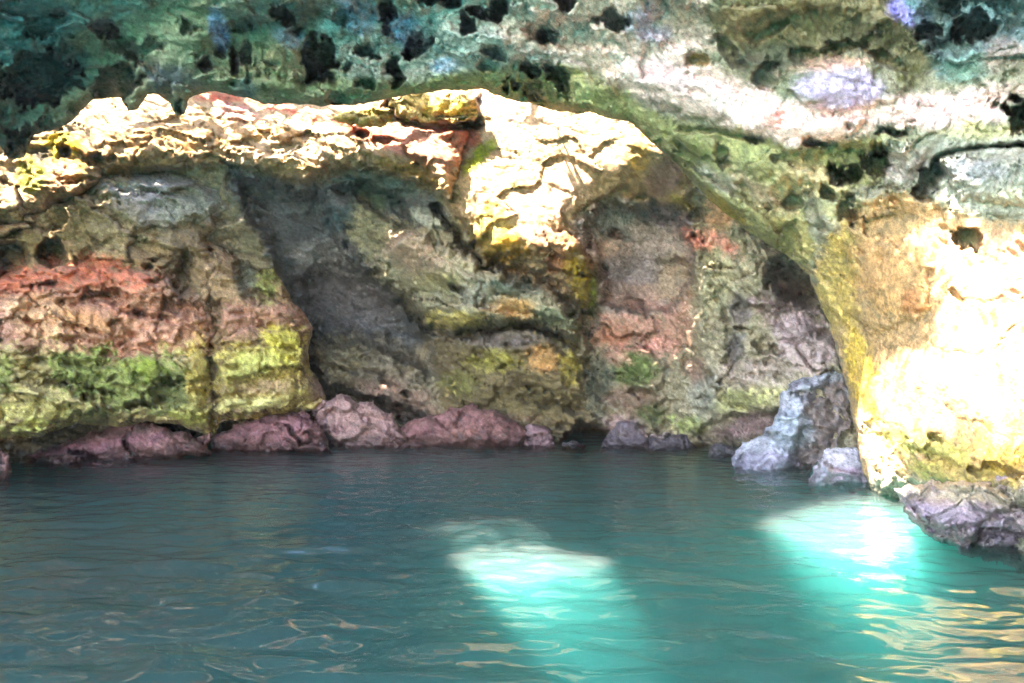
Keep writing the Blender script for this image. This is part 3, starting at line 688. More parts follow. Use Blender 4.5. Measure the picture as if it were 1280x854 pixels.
for _ in range(60):
    t = rng.uniform(0, 1)
    x, y = 760 + 480 * t + rng.uniform(-60, 60), 150 + 170 * t + rng.uniform(-40, 60)
    r = rng.uniform(2, 5)
    arch_feats.append(('pit', (x, y, r * 2.4, r, rng.uniform(15, 60)), rng.uniform(0.06, 0.2), 3, 2.5))
gx = grid_lines(-430, 1570, -20, 1300, 2.0, 14)
gy = grid_lines(-90, 830, -40, 720, 2.0, 10)
arch = Sheet(ARCH, arch_ctrl, gx, gy, 29, jag=4, edge_w=22, edge_r=0.55, features=arch_feats, rel=dict(big=0.34, mid=0.26, small=0.05, strata=0.0), flow=([0, 600, 800, 1050, 1150, 1300], [-15, 8, 32, 40, 5, -5], 0.13),
             calm=[([(1075, 300), (1150, 250), (1330, 290), (1330, 560), (1180, 560), (1080, 520), (1062, 460)], 0.26, 14), ((1045, 108, 60, 30, 0), 0.35, 10), ((900, 125, 110, 35, 20), 0.5, 14)])
TEAL, GREEN, PINK, LAV = (46, 92, 92), (118, 136, 100), (214, 186, 178), (150, 148, 188)
arch_blobs = [
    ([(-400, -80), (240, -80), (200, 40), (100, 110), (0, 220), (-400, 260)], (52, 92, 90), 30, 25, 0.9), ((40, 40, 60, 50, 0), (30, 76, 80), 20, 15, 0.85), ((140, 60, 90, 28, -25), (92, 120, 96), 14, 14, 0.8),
    ((80, 85, 40, 26, 0), (30, 66, 70), 10, 10, 0.8), ((40, 150, 60, 20, -20), (50, 76, 60), 8, 8, 0.7), ((215, 95, 34, 18, 10), (70, 84, 96), 8, 9, 0.8), ((260, 50, 50, 40, 0), (96, 116, 92), 16, 15, 0.8),
    ((275, 40, 12, 28, -15), (120, 148, 200), 4, 4, 0.85), ((360, 45, 20, 14, 20), (138, 158, 190), 5, 5, 0.8), ((320, 70, 40, 20, 0), (140, 140, 110), 8, 9, 0.7), ((330, 105, 60, 16, 5), (88, 104, 72), 8, 9, 0.8), ((306, 112, 16, 13, 0), (82, 104, 104), 5, 4, 0.8),
    ((330, 20, 50, 24, 0), (86, 102, 98), 12, 12, 0.8), ((390, 20, 50, 24, 0), (72, 84, 84), 10, 12, 0.8),
    ([(400, 20), (520, -10), (700, -40), (760, 10), (720, 70), (640, 80), (560, 100), (440, 105), (410, 60)], (156, 168, 166), 14, 12, 0.85), ((450, 20, 26, 24, 0), (118, 134, 170), 8, 8, 0.6), ((510, 40, 30, 20, 20), (126, 142, 186), 8, 8, 0.7),
    ((555, 82, 16, 9, 0), (150, 180, 216), 5, 5, 0.7), ((560, 40, 40, 26, 10), (172, 188, 186), 10, 8, 0.7), ((460, 112, 60, 12, 0), (112, 128, 96), 6, 8, 0.85), ((590, 102, 60, 12, -5), (130, 142, 100), 6, 7, 0.85),
    ([(620, 30), (720, -30), (880, -30), (900, 50), (840, 80), (760, 90), (700, 80), (640, 60)], (188, 176, 166), 16, 14, 0.85), ((705, 24, 30, 9, 10), (206, 176, 168), 6, 6, 0.8), ((815, 30, 22, 26, -10), (150, 152, 182), 8, 8, 0.8), ((785, 28, 9, 12, 0), (120, 136, 150), 4, 4, 0.8),
    ((850, 15, 30, 20, 0), (176, 160, 142), 8, 8, 0.7), ((720, 90, 60, 14, 25), (168, 160, 162), 8, 8, 0.7),
    ([(750, 60), (840, 55), (915, 95), (985, 125), (1110, 128), (1260, 105), (1260, 160), (1100, 158), (1060, 175), (980, 190), (900, 155), (820, 125), (760, 100)], (232, 212, 204), 8, 8, 0.95),  # pale pink painted where bounced light brightens the ceiling
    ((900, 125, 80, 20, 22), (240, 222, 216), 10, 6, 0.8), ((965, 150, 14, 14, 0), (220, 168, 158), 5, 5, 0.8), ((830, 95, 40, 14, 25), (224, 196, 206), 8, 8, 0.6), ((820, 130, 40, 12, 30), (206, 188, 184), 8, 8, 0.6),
    ([(880, 10), (980, -40), (1120, -40), (1160, 40), (1165, 85), (1060, 72), (1010, 78), (965, 105), (915, 85)], (112, 108, 76), 10, 12, 0.92), ((1090, 45, 60, 16, 8), (62, 66, 40), 8, 10, 0.85), ((960, 75, 40, 24, 0), (84, 92, 76), 8, 10, 0.8), ((930, 30, 40, 22, 20), (128, 118, 84), 8, 9, 0.7),
    ((874, 75, 14, 9, 8), (132, 116, 56), 3, 3, 0.9), ((1140, 16, 30, 18, 30), (136, 138, 206), 5, 5, 0.9), ((1045, 108, 50, 24, 0), (172, 166, 204), 8, 7, 0.85), ((1040, 80, 40, 9, -10), (196, 166, 142), 5, 6, 0.7), ((1135, 90, 20, 14, 30), (92, 92, 54), 5, 6, 0.8),
    ([(1130, -30), (1300, -30), (1300, 70), (1210, 75), (1180, 100), (1150, 60)], (84, 116, 120), 9, 10, 0.85), ((1230, 15, 36, 14, 0), (136, 168, 178), 6, 7, 0.7), ((1205, 75, 30, 26, 0), (118, 154, 144), 8, 8, 0.7), ((1255, 70, 26, 18, 0), (168, 154, 144), 8, 8, 0.7),
    ((1250, 120, 40, 14, -8), (206, 190, 172), 8, 7, 0.7), ((1235, 165, 46, 16, 0), (176, 180, 130), 6, 7, 0.85),
    # the green lip
    ([(480, 112), (560, 98), (640, 104), (700, 80), (745, 92), (800, 130), (860, 155), (950, 170), (1000, 185), (1080, 175), (1120, 165), (1180, 190), (1120, 215), (1060, 240), (1000, 240), (1020, 345), (1010, 350), (930, 290), (880, 248), (830, 195), (780, 155), (640, 126), (480, 124)], (140, 146, 98), 7, 8, 0.92),
    ('line-a',), ((760, 135, 40, 14, 30), (148, 162, 112), 6, 6, 0.8), ((935, 190, 50, 12, 15), (158, 166, 112), 6, 7, 0.8), ((870, 195, 40, 12, 40), (90, 104, 54), 6, 8, 0.8), ((905, 262, 34, 10, 38), (156, 140, 50), 5, 6, 0.8), ((955, 245, 40, 12, 40), (176, 160, 136), 8, 8, 0.7),
    ((900, 225, 30, 10, 35), (136, 140, 130), 6, 6, 0.6), ((840, 200, 50, 5, 40), (62, 78, 36), 4, 5, 0.8), ((1010, 225, 40, 18, 20), (196, 186, 142), 8, 8, 0.8), ((990, 300, 20, 40, -30), (158, 154, 96), 7, 8, 0.8), ((980, 305, 16, 24, -20), (96, 110, 60), 5, 6, 0.6),
    ([(1110, 175), (1300, 170), (1300, 280), (1220, 270), (1150, 240), (1110, 215)], (148, 158, 142), 8, 9, 0.85), ((1130, 205, 26, 16, -20), (196, 190, 184), 6, 7, 0.7), ((1220, 215, 50, 14, 0), (128, 138, 142), 7, 8, 0.7), ((1060, 265, 40, 18, 20), (176, 184, 140), 8, 8, 0.7),
    ((1150, 205, 6, 30, 35), (84, 80, 66), 4, 4, 0.7), ((1260, 250, 40, 14, 0), (158, 166, 138), 6, 6, 0.7),
    # pillar
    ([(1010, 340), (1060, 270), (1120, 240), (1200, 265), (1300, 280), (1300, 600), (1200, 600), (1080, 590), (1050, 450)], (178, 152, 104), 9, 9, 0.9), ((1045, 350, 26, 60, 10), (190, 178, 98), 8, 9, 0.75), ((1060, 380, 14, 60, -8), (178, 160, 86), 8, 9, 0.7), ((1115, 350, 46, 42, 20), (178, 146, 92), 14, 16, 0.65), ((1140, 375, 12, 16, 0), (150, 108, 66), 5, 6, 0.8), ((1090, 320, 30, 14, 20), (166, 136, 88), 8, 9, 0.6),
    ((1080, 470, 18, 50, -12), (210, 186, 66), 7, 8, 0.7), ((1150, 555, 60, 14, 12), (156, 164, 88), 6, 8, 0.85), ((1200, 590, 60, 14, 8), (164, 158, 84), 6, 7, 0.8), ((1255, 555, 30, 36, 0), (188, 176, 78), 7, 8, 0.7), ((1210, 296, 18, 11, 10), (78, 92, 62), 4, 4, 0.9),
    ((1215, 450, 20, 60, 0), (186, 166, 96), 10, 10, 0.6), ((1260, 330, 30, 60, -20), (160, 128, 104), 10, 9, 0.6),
] 
arch_blobs = [b for b in arch_blobs if len(b) > 1]
for x, y, w, h, a in [(1170, 306, 8, 5, 30), (1212, 328, 5, 12, -30), (1228, 396, 4, 14, -25), (1243, 400, 6, 14, -20), (1228, 440, 4, 10, 0), (1259, 436, 3, 7, 0), (1192, 410, 6, 5, 20), (1278, 412, 4, 6, 0), (1254, 375, 3, 4, 0), (1180, 340, 6, 5, 40), (1250, 466, 3, 8, 0), (1205, 360, 4, 8, -30)]:
    arch_blobs.append(((x, y, w, h, a), (172, 92, 50), 2, 3, 0.9))
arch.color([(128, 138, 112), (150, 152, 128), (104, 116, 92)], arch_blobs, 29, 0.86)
arch.C = np.clip(arch.C * np.array([1.2, 1.0, 1.02]) * (1 - 0.16 * sstep(700, 850, arch.PX))[..., None], 0.004, 0.85)   # redder throughout, darker towards the right
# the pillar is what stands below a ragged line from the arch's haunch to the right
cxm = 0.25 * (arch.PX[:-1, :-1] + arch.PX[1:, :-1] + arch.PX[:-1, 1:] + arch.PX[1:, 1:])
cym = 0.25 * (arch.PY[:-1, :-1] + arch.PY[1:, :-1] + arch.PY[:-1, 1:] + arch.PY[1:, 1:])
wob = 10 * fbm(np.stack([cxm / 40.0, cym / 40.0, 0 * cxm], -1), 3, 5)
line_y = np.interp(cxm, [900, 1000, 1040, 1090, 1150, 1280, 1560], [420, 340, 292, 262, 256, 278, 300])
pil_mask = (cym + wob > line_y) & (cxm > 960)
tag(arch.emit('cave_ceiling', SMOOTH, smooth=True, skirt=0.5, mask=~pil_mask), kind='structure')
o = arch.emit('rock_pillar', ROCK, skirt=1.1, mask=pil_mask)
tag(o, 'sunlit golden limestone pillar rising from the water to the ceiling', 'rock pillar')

# ------------------------------------------------------------------ rocks at the water line
PK = [(106, 70, 68), (142, 98, 90), (76, 58, 54)]
LAVR = [(146, 142, 154), (174, 170, 178), (118, 112, 124)]
rock('ledge_rock', [(24, 582), (34, 570), (60, 560), (100, 547), (132, 535), (160, 524), (192, 528), (216, 538), (240, 544), (262, 542), (262, 566), (200, 578), (110, 584)], 14.3, 0.55, PK,
     [((70, 562, 40, 8, -12), (140, 84, 84), 5, 5, 0.7), ((110, 560, 70, 8, -8), (150, 98, 106), 5, 6, 0.6)], 41, WETROCK, 'long maroon pink ledge rock under the mossy green buttress')
rock('ledge_rock', [(264, 566), (262, 548), (290, 536), (338, 518), (378, 514), (398, 534), (414, 550), (414, 566)], 15.0, 0.5, PK,
     [((345, 535, 50, 14, -8), (140, 92, 94), 8, 8, 0.7)], 43, WETROCK, 'wedge shaped pink rock between the long ledge and the brown boulder')
rock('boulder', [(386, 512), (398, 500), (430, 496), (466, 503), (488, 520), (512, 540), (512, 562), (412, 562), (402, 540)], 15.6, 0.5, [(142, 108, 104), (164, 126, 116), (116, 82, 80)],
     [((440, 515, 40, 12, 5), (168, 130, 122), 6, 6, 0.7)], 45, WETROCK, 'brownish pink rounded boulder at the mouth of the dark hollow')
rock('boulder', [(478, 564), (480, 542), (508, 528), (530, 522), (555, 514), (590, 507), (618, 512), (636, 526), (656, 538), (658, 564)], 15.7, 0.55, PK,
     [((590, 522, 44, 10, 5), (142, 98, 96), 8, 8, 0.7), ((520, 540, 30, 8, -10), (124, 80, 82), 6, 7, 0.7)], 47, WETROCK, 'broad low pink boulder at the middle of the back wall')
rock('boulder', [(646, 564), (650, 540), (664, 528), (680, 532), (692, 548), (692, 564)], 15.6, 0.25, [(134, 96, 104), (150, 116, 118), (98, 70, 78)], [], 49, WETROCK, 'small pink boulder right beside the broad low pink one')
rock('boulder', [(752, 566), (762, 540), (776, 528), (796, 528), (808, 544), (812, 566)], 15.4, 0.35, [(120, 104, 110), (138, 120, 122), (90, 78, 84)], [], 51, WETROCK, 'grey mauve boulder beside the low black hole in the back wall')
rock('boulder', [(806, 566), (812, 546), (838, 540), (862, 546), (868, 566)], 15.4, 0.25, [(98, 86, 92), (116, 102, 106), (74, 66, 72)], [], 53, WETROCK, 'dark wet boulder low in the water under the green mossy wall')
rock('boulder', [(-40, 612), (-30, 566), (0, 560), (10, 572), (14, 588), (8, 612)], 12.0, 0.4, PK, [], 55, WETROCK, 'dark pink boulder cut off by the photo edge at the end of the ledge')
rock('boulder', [(914, 600), (916, 572), (928, 556), (945, 545), (966, 532), (975, 505), (984, 478), (1006, 470), (1040, 462), (1056, 455), (1062, 500), (1060, 530), (1048, 556), (1022, 575), (1010, 602)], 12.9, 0.6, [(142, 142, 150), (166, 164, 172), (118, 112, 124)],
     [([(1010, 505), (1030, 480), (1060, 470), (1066, 530), (1045, 560), (1020, 580), (1005, 605), (985, 600), (992, 560), (1000, 530)], (122, 104, 96), 5, 5, 0.9), ((950, 578, 44, 14, 0), (150, 144, 164), 6, 6, 0.7), ((990, 540, 26, 24, 20), (154, 164, 174), 6, 6, 0.6)],
     57, SMOOTH, 'tall pale lavender rock leaning on the pitted wall with a brown face', lean=0.35, w=52,
     feats=[('soft', [(1012, 500), (1035, 478), (1070, 470), (1070, 620), (985, 620), (992, 560)], -0.45, 9, 2)])
rock('boulder', [(1012, 614), (1014, 590), (1026, 572), (1036, 560), (1056, 562), (1072, 556), (1086, 580), (1092, 616)], 11.6, 0.4, LAVR, [((1060, 596, 30, 10, 0), (172, 146, 164), 5, 5, 0.7)], 59, SMOOTH,
     'small pale lavender boulder at the foot of the sunlit pillar')
rock('ledge_rock', [(1120, 612), (1160, 600), (1210, 604), (1260, 598), (1340, 590), (1480, 600), (1480, 780), (1320, 735), (1260, 708), (1200, 690), (1160, 668), (1128, 640)], 8.4, 0.55, [(136, 120, 128), (160, 144, 138), (110, 96, 116)],
     [((1230, 660, 90, 14, 20), (136, 120, 136), 8, 7, 0.7), ((1240, 620, 80, 14, 4), (160, 150, 118), 8, 8, 0.7)], 61, WETROCK, 'purple grey wet rock ledge along the foot of the golden pillar', w=40, lean=-0.2)
for pts_, Yq, sd_, lab_ in [
        ([(60, 582), (66, 570), (84, 566), (98, 572), (102, 584)], 13.3, 72, 'small dark stone in the water before the low left end of the long ledge'),
        ([(700, 566), (704, 554), (718, 550), (730, 556), (734, 566)], 15.5, 76, 'small black stone in the mouth of the low hole'),
        ([(884, 572), (890, 558), (904, 554), (918, 560), (922, 574)], 14.2, 77, 'small grey stone beside the tall leaning lavender rock')]:
    rock('stone', pts_, Yq, 0.2, PK if sd_ < 76 else [(84, 76, 80), (104, 96, 100), (62, 58, 62)], [], sd_, WETROCK, lab_, cat='stone', jag=6, rel=dict(big=0.1, mid=0.25, small=0.06, strata=0.0, fr=2.5))
rock('slab_rock', [(488, 128), (506, 119), (545, 114), (584, 113), (596, 122), (598, 142), (585, 152), (540, 153), (512, 150), (494, 144)], 14.3, 0.35, [(190, 152, 84), (206, 170, 100), (150, 124, 60)], [((560, 136, 30, 8, 0), (196, 160, 50), 4, 5, 0.7)], 63, ROCK,
     'yellow rock slab wedged under the ceiling above the red streak', k=KP)
rock('slab_rock', [(420, 148), (436, 136), (470, 132), (492, 140), (490, 154), (462, 160), (436, 156)], 14.5, 0.3, [(168, 140, 62), (188, 160, 84), (136, 110, 50)], [], 65, ROCK,
     'smaller olive yellow rock slab tucked under the ceiling by the black gap', k=KP)

# ------------------------------------------------------------------ the cave roof high overhead, unseen, its openings cut to fit the wanted sun patches
ZR = 9.6
CELL = 0.05
RX, RY = np.arange(-17, 8, CELL), np.arange(-7, 17, CELL)
opened = np.zeros((len(RY), len(RX)), int)
closed = np.zeros_like(opened)
shade = np.zeros_like(opened)
def splat(mask, P):
    t = (ZR - P[..., 2]) / -SUN[2]
    Q = P - SUN * t[..., None]
    i = np.round((Q[..., 0] - RX[0]) / CELL).astype(int); j = np.round((Q[..., 1] - RY[0]) / CELL).astype(int)
    ok = (i >= 0) & (i < len(RX)) & (j >= 0) & (j < len(RY))
    np.add.at(mask, (j[ok], i[ok]), 1)
def inside(S, poly):
    return sdf_poly(S.PX, S.PY, poly) + S.wj * 0.7 > 0
LIT_BACK = [(-60, 300), (0, 282), (28, 290), (58, 262), (100, 244), (135, 226), (190, 216), (240, 212), (285, 205), (318, 216), (350, 224), (379, 236), (395, 226), (415, 214), (460, 214), (500, 222), (540, 236), (562, 262), (585, 295),
            (600, 326), (640, 330), (680, 345), (705, 368), (728, 388), (746, 380), (746, 340), (726, 296), (716, 276), (742, 250), (775, 238), (815, 246), (862, 262), (880, 225), (800, 130), (600, 90), (-60, 90)]
m = inside(back, LIT_BACK)
vis = (back.PX > -60) & (back.PX < 1100) & (back.PY > 90)
splat(opened, back.P[m & vis])
splat(shade, back.P[~m & vis & ~((sdf_poly(back.PX, back.PY, BUT) > -4) & (back.PX < 420))])
mb = inside(but, LIT_BACK)
splat(opened, but.P[mb & (but.d > 0)])
splat(shade, but.P[~mb & (but.d > 0) & (but.PX > -60)])
LIT_PIL = [(1075, 300), (1100, 268), (1150, 250), (1220, 285), (1330, 300), (1330, 585), (1250, 582), (1180, 560), (1130, 570), (1150, 625), (1092, 625), (1080, 580), (1066, 500), (1062, 460), (1085, 440), (1150, 420), (1160, 360), (1130, 320)]
mp = inside(arch, LIT_PIL)
pv = (arch.d > 0) & (arch.PY > 255) & (arch.PX > 1000) & (arch.PX < 1340)
wx, wy = np.meshgrid(np.arange(-40, 1330, 2.0), np.arange(556, 852, 1.0))
WP = at(wx, wy, 2000.0 / (wy - 427.0))
wjit = 7 * fbm(np.stack([wx / 30, wy / 10, 0 * wx], -1), 3, 71)
LIT_W = [[(565, 698), (588, 686), (640, 680), (700, 683), (765, 702), (740, 716), (690, 724), (630, 732), (590, 724)],
         [(945, 652), (1000, 632), (1060, 622), (1100, 612), (1140, 628), (1165, 652), (1130, 690), (1060, 702), (1000, 684)]]
mw = np.zeros(wx.shape, bool)
for p in LIT_W:
    mw |= sdf_poly(wx, wy, p) + wjit > 0
closed += shade
splat(closed, WP[~mw])
splat(closed, arch.P[~mp & pv])
fy, fz = np.meshgrid(np.arange(0.5, 7.2, 0.05), np.arange(0.2, 5.0, 0.05))
fw = fbm(np.stack([fy, fz, 0 * fy], -1) * 0.8, 3, 99)
FP = np.stack([0 * fy + 6.2, fy, fz], -1)
def dil(M, n):
    for _ in range(n):
        M = M | np.roll(M, 1, 0) | np.roll(M, -1, 0) | np.roll(M, 1, 1) | np.roll(M, -1, 1)
    return M
def ero(M, n):
    return ~dil(~M, n)
print('lit votes', (opened > 0).sum(), 'overruled', ((opened > 0) & (closed > 4 * opened)).sum())
op = ero(dil(opened > 0, 4), 3) & ~(closed > 7 * opened)
ceil_closed = np.zeros_like(opened)
shade = np.zeros_like(opened)
splat(ceil_closed, arch.P[(arch.d > 0) & (arch.PY < 200) & (arch.PX < 1180) & (arch.PX > 820) & (arch.PY > -40)])
ceil_closed = ceil_closed > 0
op &= ~dil(ceil_closed, 1)
op = dil(ero(op, 2), 2)
screened = op.copy()      # cells that get added leaf quads to dim the sun
wallop = np.zeros_like(opened)
splat(wallop, FP[fw > -0.15])
op |= dil(wallop > 0, 1) & ~dil((closed > 0) | ceil_closed, 1)  # opening added so sun on the unseen right wall bounces inward

prob = np.zeros(opened.shape)
def splat_p(P, p):
    t = (ZR - P[..., 2]) / -SUN[2]
    Q = P - SUN * t[..., None]
    i = np.round((Q[..., 0] - RX[0]) / CELL).astype(int); j = np.round((Q[..., 1] - RY[0]) / CELL).astype(int)
    ok = (i >= 0) & (i < len(RX)) & (j >= 0) & (j < len(RY))
    np.maximum.at(prob, (j[ok], i[ok]), p[ok])
BEAM = [(1064, 480), (1086, 520), (1112, 570), (1150, 622), (1120, 640), (1090, 628), (1080, 580), (1066, 510)]
p_pil = np.maximum(1.0 * sstep(-6, 45, sdf_poly(arch.PX, arch.PY, LIT_PIL) + 1.5 * arch.wj), sstep(-4, 8, sdf_poly(arch.PX, arch.PY, BEAM) + arch.wj))
splat_p(arch.P[pv], p_pil[pv])
p_w = np.zeros(wx.shape)
for poly_ in LIT_W:
    q_ = sdf_poly(wx, wy, poly_) + wjit
    p_w = np.maximum(p_w, np.maximum(sstep(-2, 5, q_), 0.45 * sstep(-16, 2, q_) ** 2))
q_ = sdf_poly(wx, wy, [(508, 656), (560, 650), (640, 647), (690, 672), (720, 690), (640, 690), (585, 690), (560, 672)])
p_w = np.maximum(p_w, 0.32 * sstep(-2, 3, q_ + 0.3 * wjit))
splat_p(WP, p_w)
prob[ceil_closed] = 0
prob[(shade > 0) & (opened == 0)] = 0
pd = np.maximum(prob, 0)
for ax in (0, 1):
    for sh in (1, -1):
        pd = np.maximum(pd, np.where(prob > 0, 0, np.roll(prob, sh, ax)))
pil_p = np.zeros(opened.shape)
pil_i = np.zeros(opened.shape, int)
splat(pil_i, arch.P[pv & (sdf_poly(arch.PX, arch.PY, LIT_PIL) > -12) & (sdf_poly(arch.PX, arch.PY, BEAM) < -6)])
screened |= dil(pil_i > 0, 2)
op |= rng.uniform(0, 1, prob.shape) < pd      # random holes added to soften and weaken the sun patches
gx2 = np.concatenate([[-40, -32, -26, -21], RX, [12, 18, 25, 40]]); RYk = RY
gy2 = np.concatenate([[-4.5], RY[RY > -1.31], [19, 24, 32]])
QX, QY = np.meshgrid(gx2, gy2)
QZ = ZR + 0.03 * fbm(np.stack([QX, QY, 0 * QX], -1) * 1.5, 3, 77)
holes = np.zeros((len(gy2) - 1, len(gx2) - 1), bool)
opk = op[RY > -1.31]
holes[1:1 + len(opk) - 1, 4:4 + len(RX) - 1] = opk[:-1, :-1]
idx = np.arange(QX.size).reshape(QX.shape)
Fr = np.stack([idx[:-1, :-1], idx[:-1, 1:], idx[1:, 1:], idx[1:, :-1]], -1)[~holes]
V = np.stack([QX, QY, QZ], -1).reshape(-1, 3)
V, Fr, _ = compact(V, Fr, V)
E = boundary_edges(Fr)
n = len(V)
V2 = V - 0.04 * np.array([0, 0, 1.0])
Fall = np.concatenate([Fr, Fr[:, ::-1] + n, np.stack([E[:, 1], E[:, 0], E[:, 0] + n, E[:, 1] + n], -1)])
tag(link_mesh('cave_roof_sun_mask', np.concatenate([V, V2]), Fall, ROCK, np.full((2 * n, 3), 0.28), smooth=False), kind='structure')
# small leaf quads added above two unseen openings to dim the sun
lj, li = np.nonzero(screened)
nl = int(len(lj) * CELL * CELL * 1.35 / 0.0012)
pick = rng.randint(0, len(lj), nl)
lc = np.stack([RX[li[pick]] + rng.uniform(-0.05, 0.05, nl), RY[lj[pick]] + rng.uniform(-0.05, 0.05, nl), ZR + 0.06 + rng.uniform(0, 0.35, nl)], -1)
la = rng.normal(size=(nl, 3)) * np.array([1, 1, 0.5]); la /= np.linalg.norm(la, axis=1)[:, None]
lb = np.cross(la, rng.normal(size=(nl, 3))); lb /= np.linalg.norm(lb, axis=1)[:, None]
LV = np.stack([lc - la * 0.028, lc - lb * 0.016, lc + la * 0.028, lc + lb * 0.016], 1).reshape(-1, 3)
lm = bpy.data.materials.new('sun_dimming_leaf')
lm.use_nodes = True
lm.node_tree.nodes['Principled BSDF'].inputs['Base Color'].default_value = (0.07, 0.11, 0.04, 1)
tag(link_mesh('sun_dimming_leaves', LV, np.arange(nl * 4).reshape(-1, 4), lm, smooth=False), 'green leaves added over the unseen roof openings to dim the sun', 'flecks', kind='stuff')
# side walls of the chamber, out of view
def side_wall(name, pts, seed):
    pts = np.array(pts, float)
    t = np.linspace(0, len(pts) - 1, 60)
    x = np.interp(t, range(len(pts)), pts[:, 0]); y = np.interp(t, range(len(pts)), pts[:, 1])
    z = np.linspace(-1.2, ZR + 0.1, 40)
    X, Z = np.meshgrid(x, z); Yv, _ = np.meshgrid(y, z)
    P = np.stack([X, Yv, Z], -1)
    r = relief(P, seed, big=0.5, mid=0.25, small=0.05, strata=0.1)
    P[..., 0] += r * (1 if x[0] < 0 else -1)
    idx = np.arange(X.size).reshape(X.shape)
    Fq = np.stack([idx[:-1, :-1], idx[1:, :-1], idx[1:, 1:], idx[:-1, 1:]], -1).reshape(-1, 4)
    C = paint(X, Z * 0 - 999, P, [(150, 140, 118), (168, 152, 124), (128, 124, 104)], [], seed, KP)
    tag(link_mesh(name, P.reshape(-1, 3), Fq, ROCK, C.reshape(-1, 3)), kind='structure')
side_wall('unseen_cave_wall_left', [(-9.8, -2.5), (-10.4, 4), (-11.2, 9), (-12.6, 13), (-13, 19)], 83)
def light_blocker(name, x0, x1, y, seed):
    X, Z = np.meshgrid(np.linspace(x0, x1, 50), np.linspace(-1.2, ZR + 0.1, 40))
    P = np.stack([X, 0 * X + y, Z], -1)
    P[..., 1] += relief(P, seed, big=0.5, mid=0.25, small=0.05, strata=0.1)
    P[..., 0] += 0.8 * sstep(1.0, 0.0, (X - x0) / 1.5) * fbm(np.stack([0 * X, 0 * X, Z * 0.6], -1), 3, seed + 1)
    idx = np.arange(X.size).reshape(X.shape)
    Fq = np.stack([idx[:-1, :-1], idx[:-1, 1:], idx[1:, 1:], idx[1:, :-1]], -1).reshape(-1, 4)
    C = paint(X, Z * 0 - 999, P, [(150, 140, 118), (168, 152, 124), (128, 124, 104)], [], seed, KP)
    tag(link_mesh(name, P.reshape(-1, 3), Fq, ROCK, C.reshape(-1, 3)), kind='structure')
light_blocker('front_light_blocker', 0.0, 8.2, -3.6, 89)  # wall added behind the camera so fill light comes from the left
side_wall('unseen_cave_wall_right', [(7.6, -3), (6.6, 3), (6.3, 6), (7.0, 10), (9.0, 14), (9.5, 19)], 87)

# ------------------------------------------------------------------ the sea
xs = np.concatenate([[-45, -35, -25, -18, -14], np.arange(-11, 9.001, 0.034), [11, 14, 18, 25, 35, 45]])
yl = [2.6]
while yl[-1] < 18:
    yl.append(yl[-1] + 0.014 + 0.0000 + 0.00016 * yl[-1] ** 2)
ys = np.concatenate([[-45, -35, -25, -15, -8, -4, -1, 1], yl, [21, 26, 32]])
WX, WY = np.meshgrid(xs, ys)
def W2(a, b, s):
    return np.stack([WX * a + 0.25 * WY * a, WY * b, 0 * WX + s], -1)
far_ = sstep(5.5, 10.0, WY)
wv = 1.3 * ((0.026 - 0.010 * far_) * fbm(W2(0.8, 1.6, 1), 2, 101) + 0.017 * perlin(W2(2.0, 3.7, 2), 103) + (0.0075 + 0.003 * far_) * perlin(W2(4.4, 7.6, 3), 105)
      + (0.0014 + 0.0024 * far_) * perlin(W2(8.5, 14, 4), 107))
calm = 0.85 + 0.55 * sstep(13, 5.5, WY)
WZ = wv * calm * sstep(1.0, 3.0, WY) * sstep(20, 17, WY)
idx = np.arange(WX.size).reshape(WX.shape)
Fw = np.stack([idx[:-1, :-1], idx[:-1, 1:], idx[1:, 1:], idx[1:, :-1]], -1).reshape(-1, 4)
V = np.stack([WX, WY, WZ], -1).reshape(-1, 3)
E = boundary_edges(Fw)
n = len(V)
b, inv = np.unique(E, return_inverse=True); inv = inv.reshape(E.shape)
low = V[b].copy(); low[:, 2] = -3.6
V = np.concatenate([V, low, [[-45, -45, -3.6], [45, -45, -3.6], [45, 32, -3.6], [-45, 32, -3.6]]])
Fw = np.concatenate([Fw, np.stack([E[:, 1], E[:, 0], n + inv[:, 0], n + inv[:, 1]], -1), [[len(V) - 4, len(V) - 1, len(V) - 2, len(V) - 3]]])
# sandy bottom
bx_, by_ = np.meshgrid(np.linspace(-46, 46, 160), np.linspace(-46, 33, 160))
bz_ = -2.9 + 0.35 * fbm(np.stack([bx_, by_, 0 * bx_], -1) * 0.25, 3, 131) + 1.2 * sstep(2.5, 5.5, bx_) * sstep(11, 5, by_)
Pb = np.stack([bx_, by_, bz_], -1)
idx = np.arange(bx_.size).reshape(bx_.shape)
Fb = np.stack([idx[:-1, :-1], idx[:-1, 1:], idx[1:, 1:], idx[1:, :-1]], -1).reshape(-1, 4)
Cb = paint(bx_, by_ * 0 - 999, Pb, [(176, 160, 124), (158, 146, 116), (96, 96, 80)], [], 133, 0.8)
tag(link_mesh('seabed', Pb.reshape(-1, 3), Fb, ROCK, Cb.reshape(-1, 3)), kind='structure')
wm = bpy.data.materials.new('sea_water')
wm.use_nodes = True
N, L = wm.node_tree.nodes, wm.node_tree.links
N.remove(N['Principled BSDF'])
tr = N.new('ShaderNodeBsdfTransparent')
df = N.new('ShaderNodeBsdfDiffuse'); df.inputs['Color'].default_value = (0.85, 0.78, 0.76, 1)   # thin pale film added so sun pools whiten the surface
m1 = N.new('ShaderNodeMixShader'); m1.inputs[0].default_value = 0.014
L.new(tr.outputs[0], m1.inputs[1]); L.new(df.outputs[0], m1.inputs[2])
vs = N.new('ShaderNodeVolumeScatter'); vs.inputs['Color'].default_value = (0.34, 0.96, 0.90, 1)
vs.inputs['Density'].default_value = 0.34; vs.inputs['Anisotropy'].default_value = 0.45
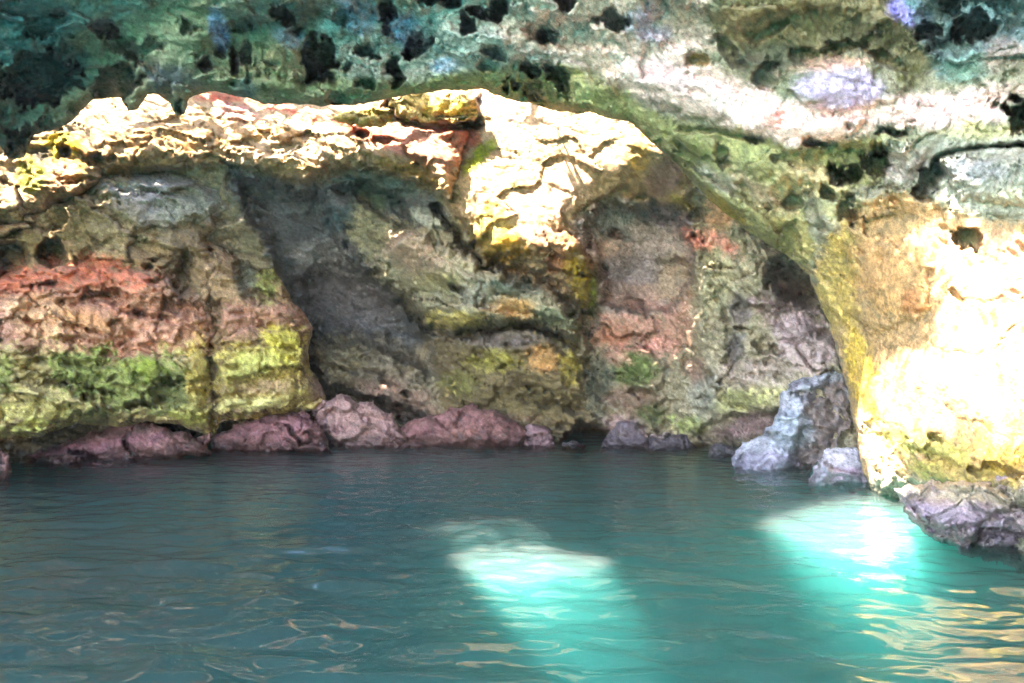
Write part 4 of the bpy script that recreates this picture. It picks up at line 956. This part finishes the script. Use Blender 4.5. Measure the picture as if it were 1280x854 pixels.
va = N.new('ShaderNodeVolumeAbsorption'); va.inputs['Color'].default_value = (0.0, 0.72, 0.70, 1)
va.inputs['Density'].default_value = 0.6
vad = N.new('ShaderNodeAddShader')
L.new(vs.outputs[0], vad.inputs[0]); L.new(va.outputs[0], vad.inputs[1])
L.new(vad.outputs[0], N['Material Output'].inputs['Volume'])
gl = N.new('ShaderNodeBsdfGlossy'); gl.inputs['Roughness'].default_value = 0.012
fr = N.new('ShaderNodeFresnel'); fr.inputs['IOR'].default_value = 1.33
wc = N.new('ShaderNodeTexCoord')
wmap = N.new('ShaderNodeMapping'); wmap.inputs['Scale'].default_value = (9, 17, 1)
L.new(wc.outputs['Object'], wmap.inputs['Vector'])
wno = N.new('ShaderNodeTexNoise'); wno.inputs['Scale'].default_value = 1.0; wno.inputs['Detail'].default_value = 3
L.new(wmap.outputs[0], wno.inputs['Vector'])
wbp = N.new('ShaderNodeBump'); wbp.inputs['Strength'].default_value = 0.06; wbp.inputs['Distance'].default_value = 0.012
L.new(wno.outputs['Fac'], wbp.inputs['Height'])
for nd in (gl, fr):
    L.new(wbp.outputs[0], nd.inputs['Normal'])
m2 = N.new('ShaderNodeMixShader')
L.new(fr.outputs[0], m2.inputs[0]); L.new(m1.outputs[0], m2.inputs[1]); L.new(gl.outputs[0], m2.inputs[2])
L.new(m2.outputs[0], N['Material Output'].inputs['Surface'])
sea = link_mesh('sea', V, Fw, wm)
tag(sea, kind='structure')
# ------------------------------------------------------------------ the hazy air of the cave
HZ = np.array([[x, y, z] for z in (-6.0, 10.6) for (x, y) in ((-47, -47), (47, -47), (47, 34), (-47, 34))], float)
hm = bpy.data.materials.new('haze_air')
hm.use_nodes = True
N, L = hm.node_tree.nodes, hm.node_tree.links
N.remove(N['Principled BSDF'])
pv_ = N.new('ShaderNodeVolumePrincipled')
pv_.inputs['Color'].default_value = (0.93, 0.95, 1.0, 1)
pv_.inputs['Density'].default_value = 0.0006
pv_.inputs['Anisotropy'].default_value = 0.2
L.new(pv_.outputs[0], N['Material Output'].inputs['Volume'])
hz = link_mesh('haze', HZ, [[0, 3, 2, 1], [4, 5, 6, 7], [0, 1, 5, 4], [1, 2, 6, 5], [2, 3, 7, 6], [3, 0, 4, 7]], hm, smooth=False)
tag(hz, kind='stuff')
print('built in %.1f s' % (time.time() - T0))
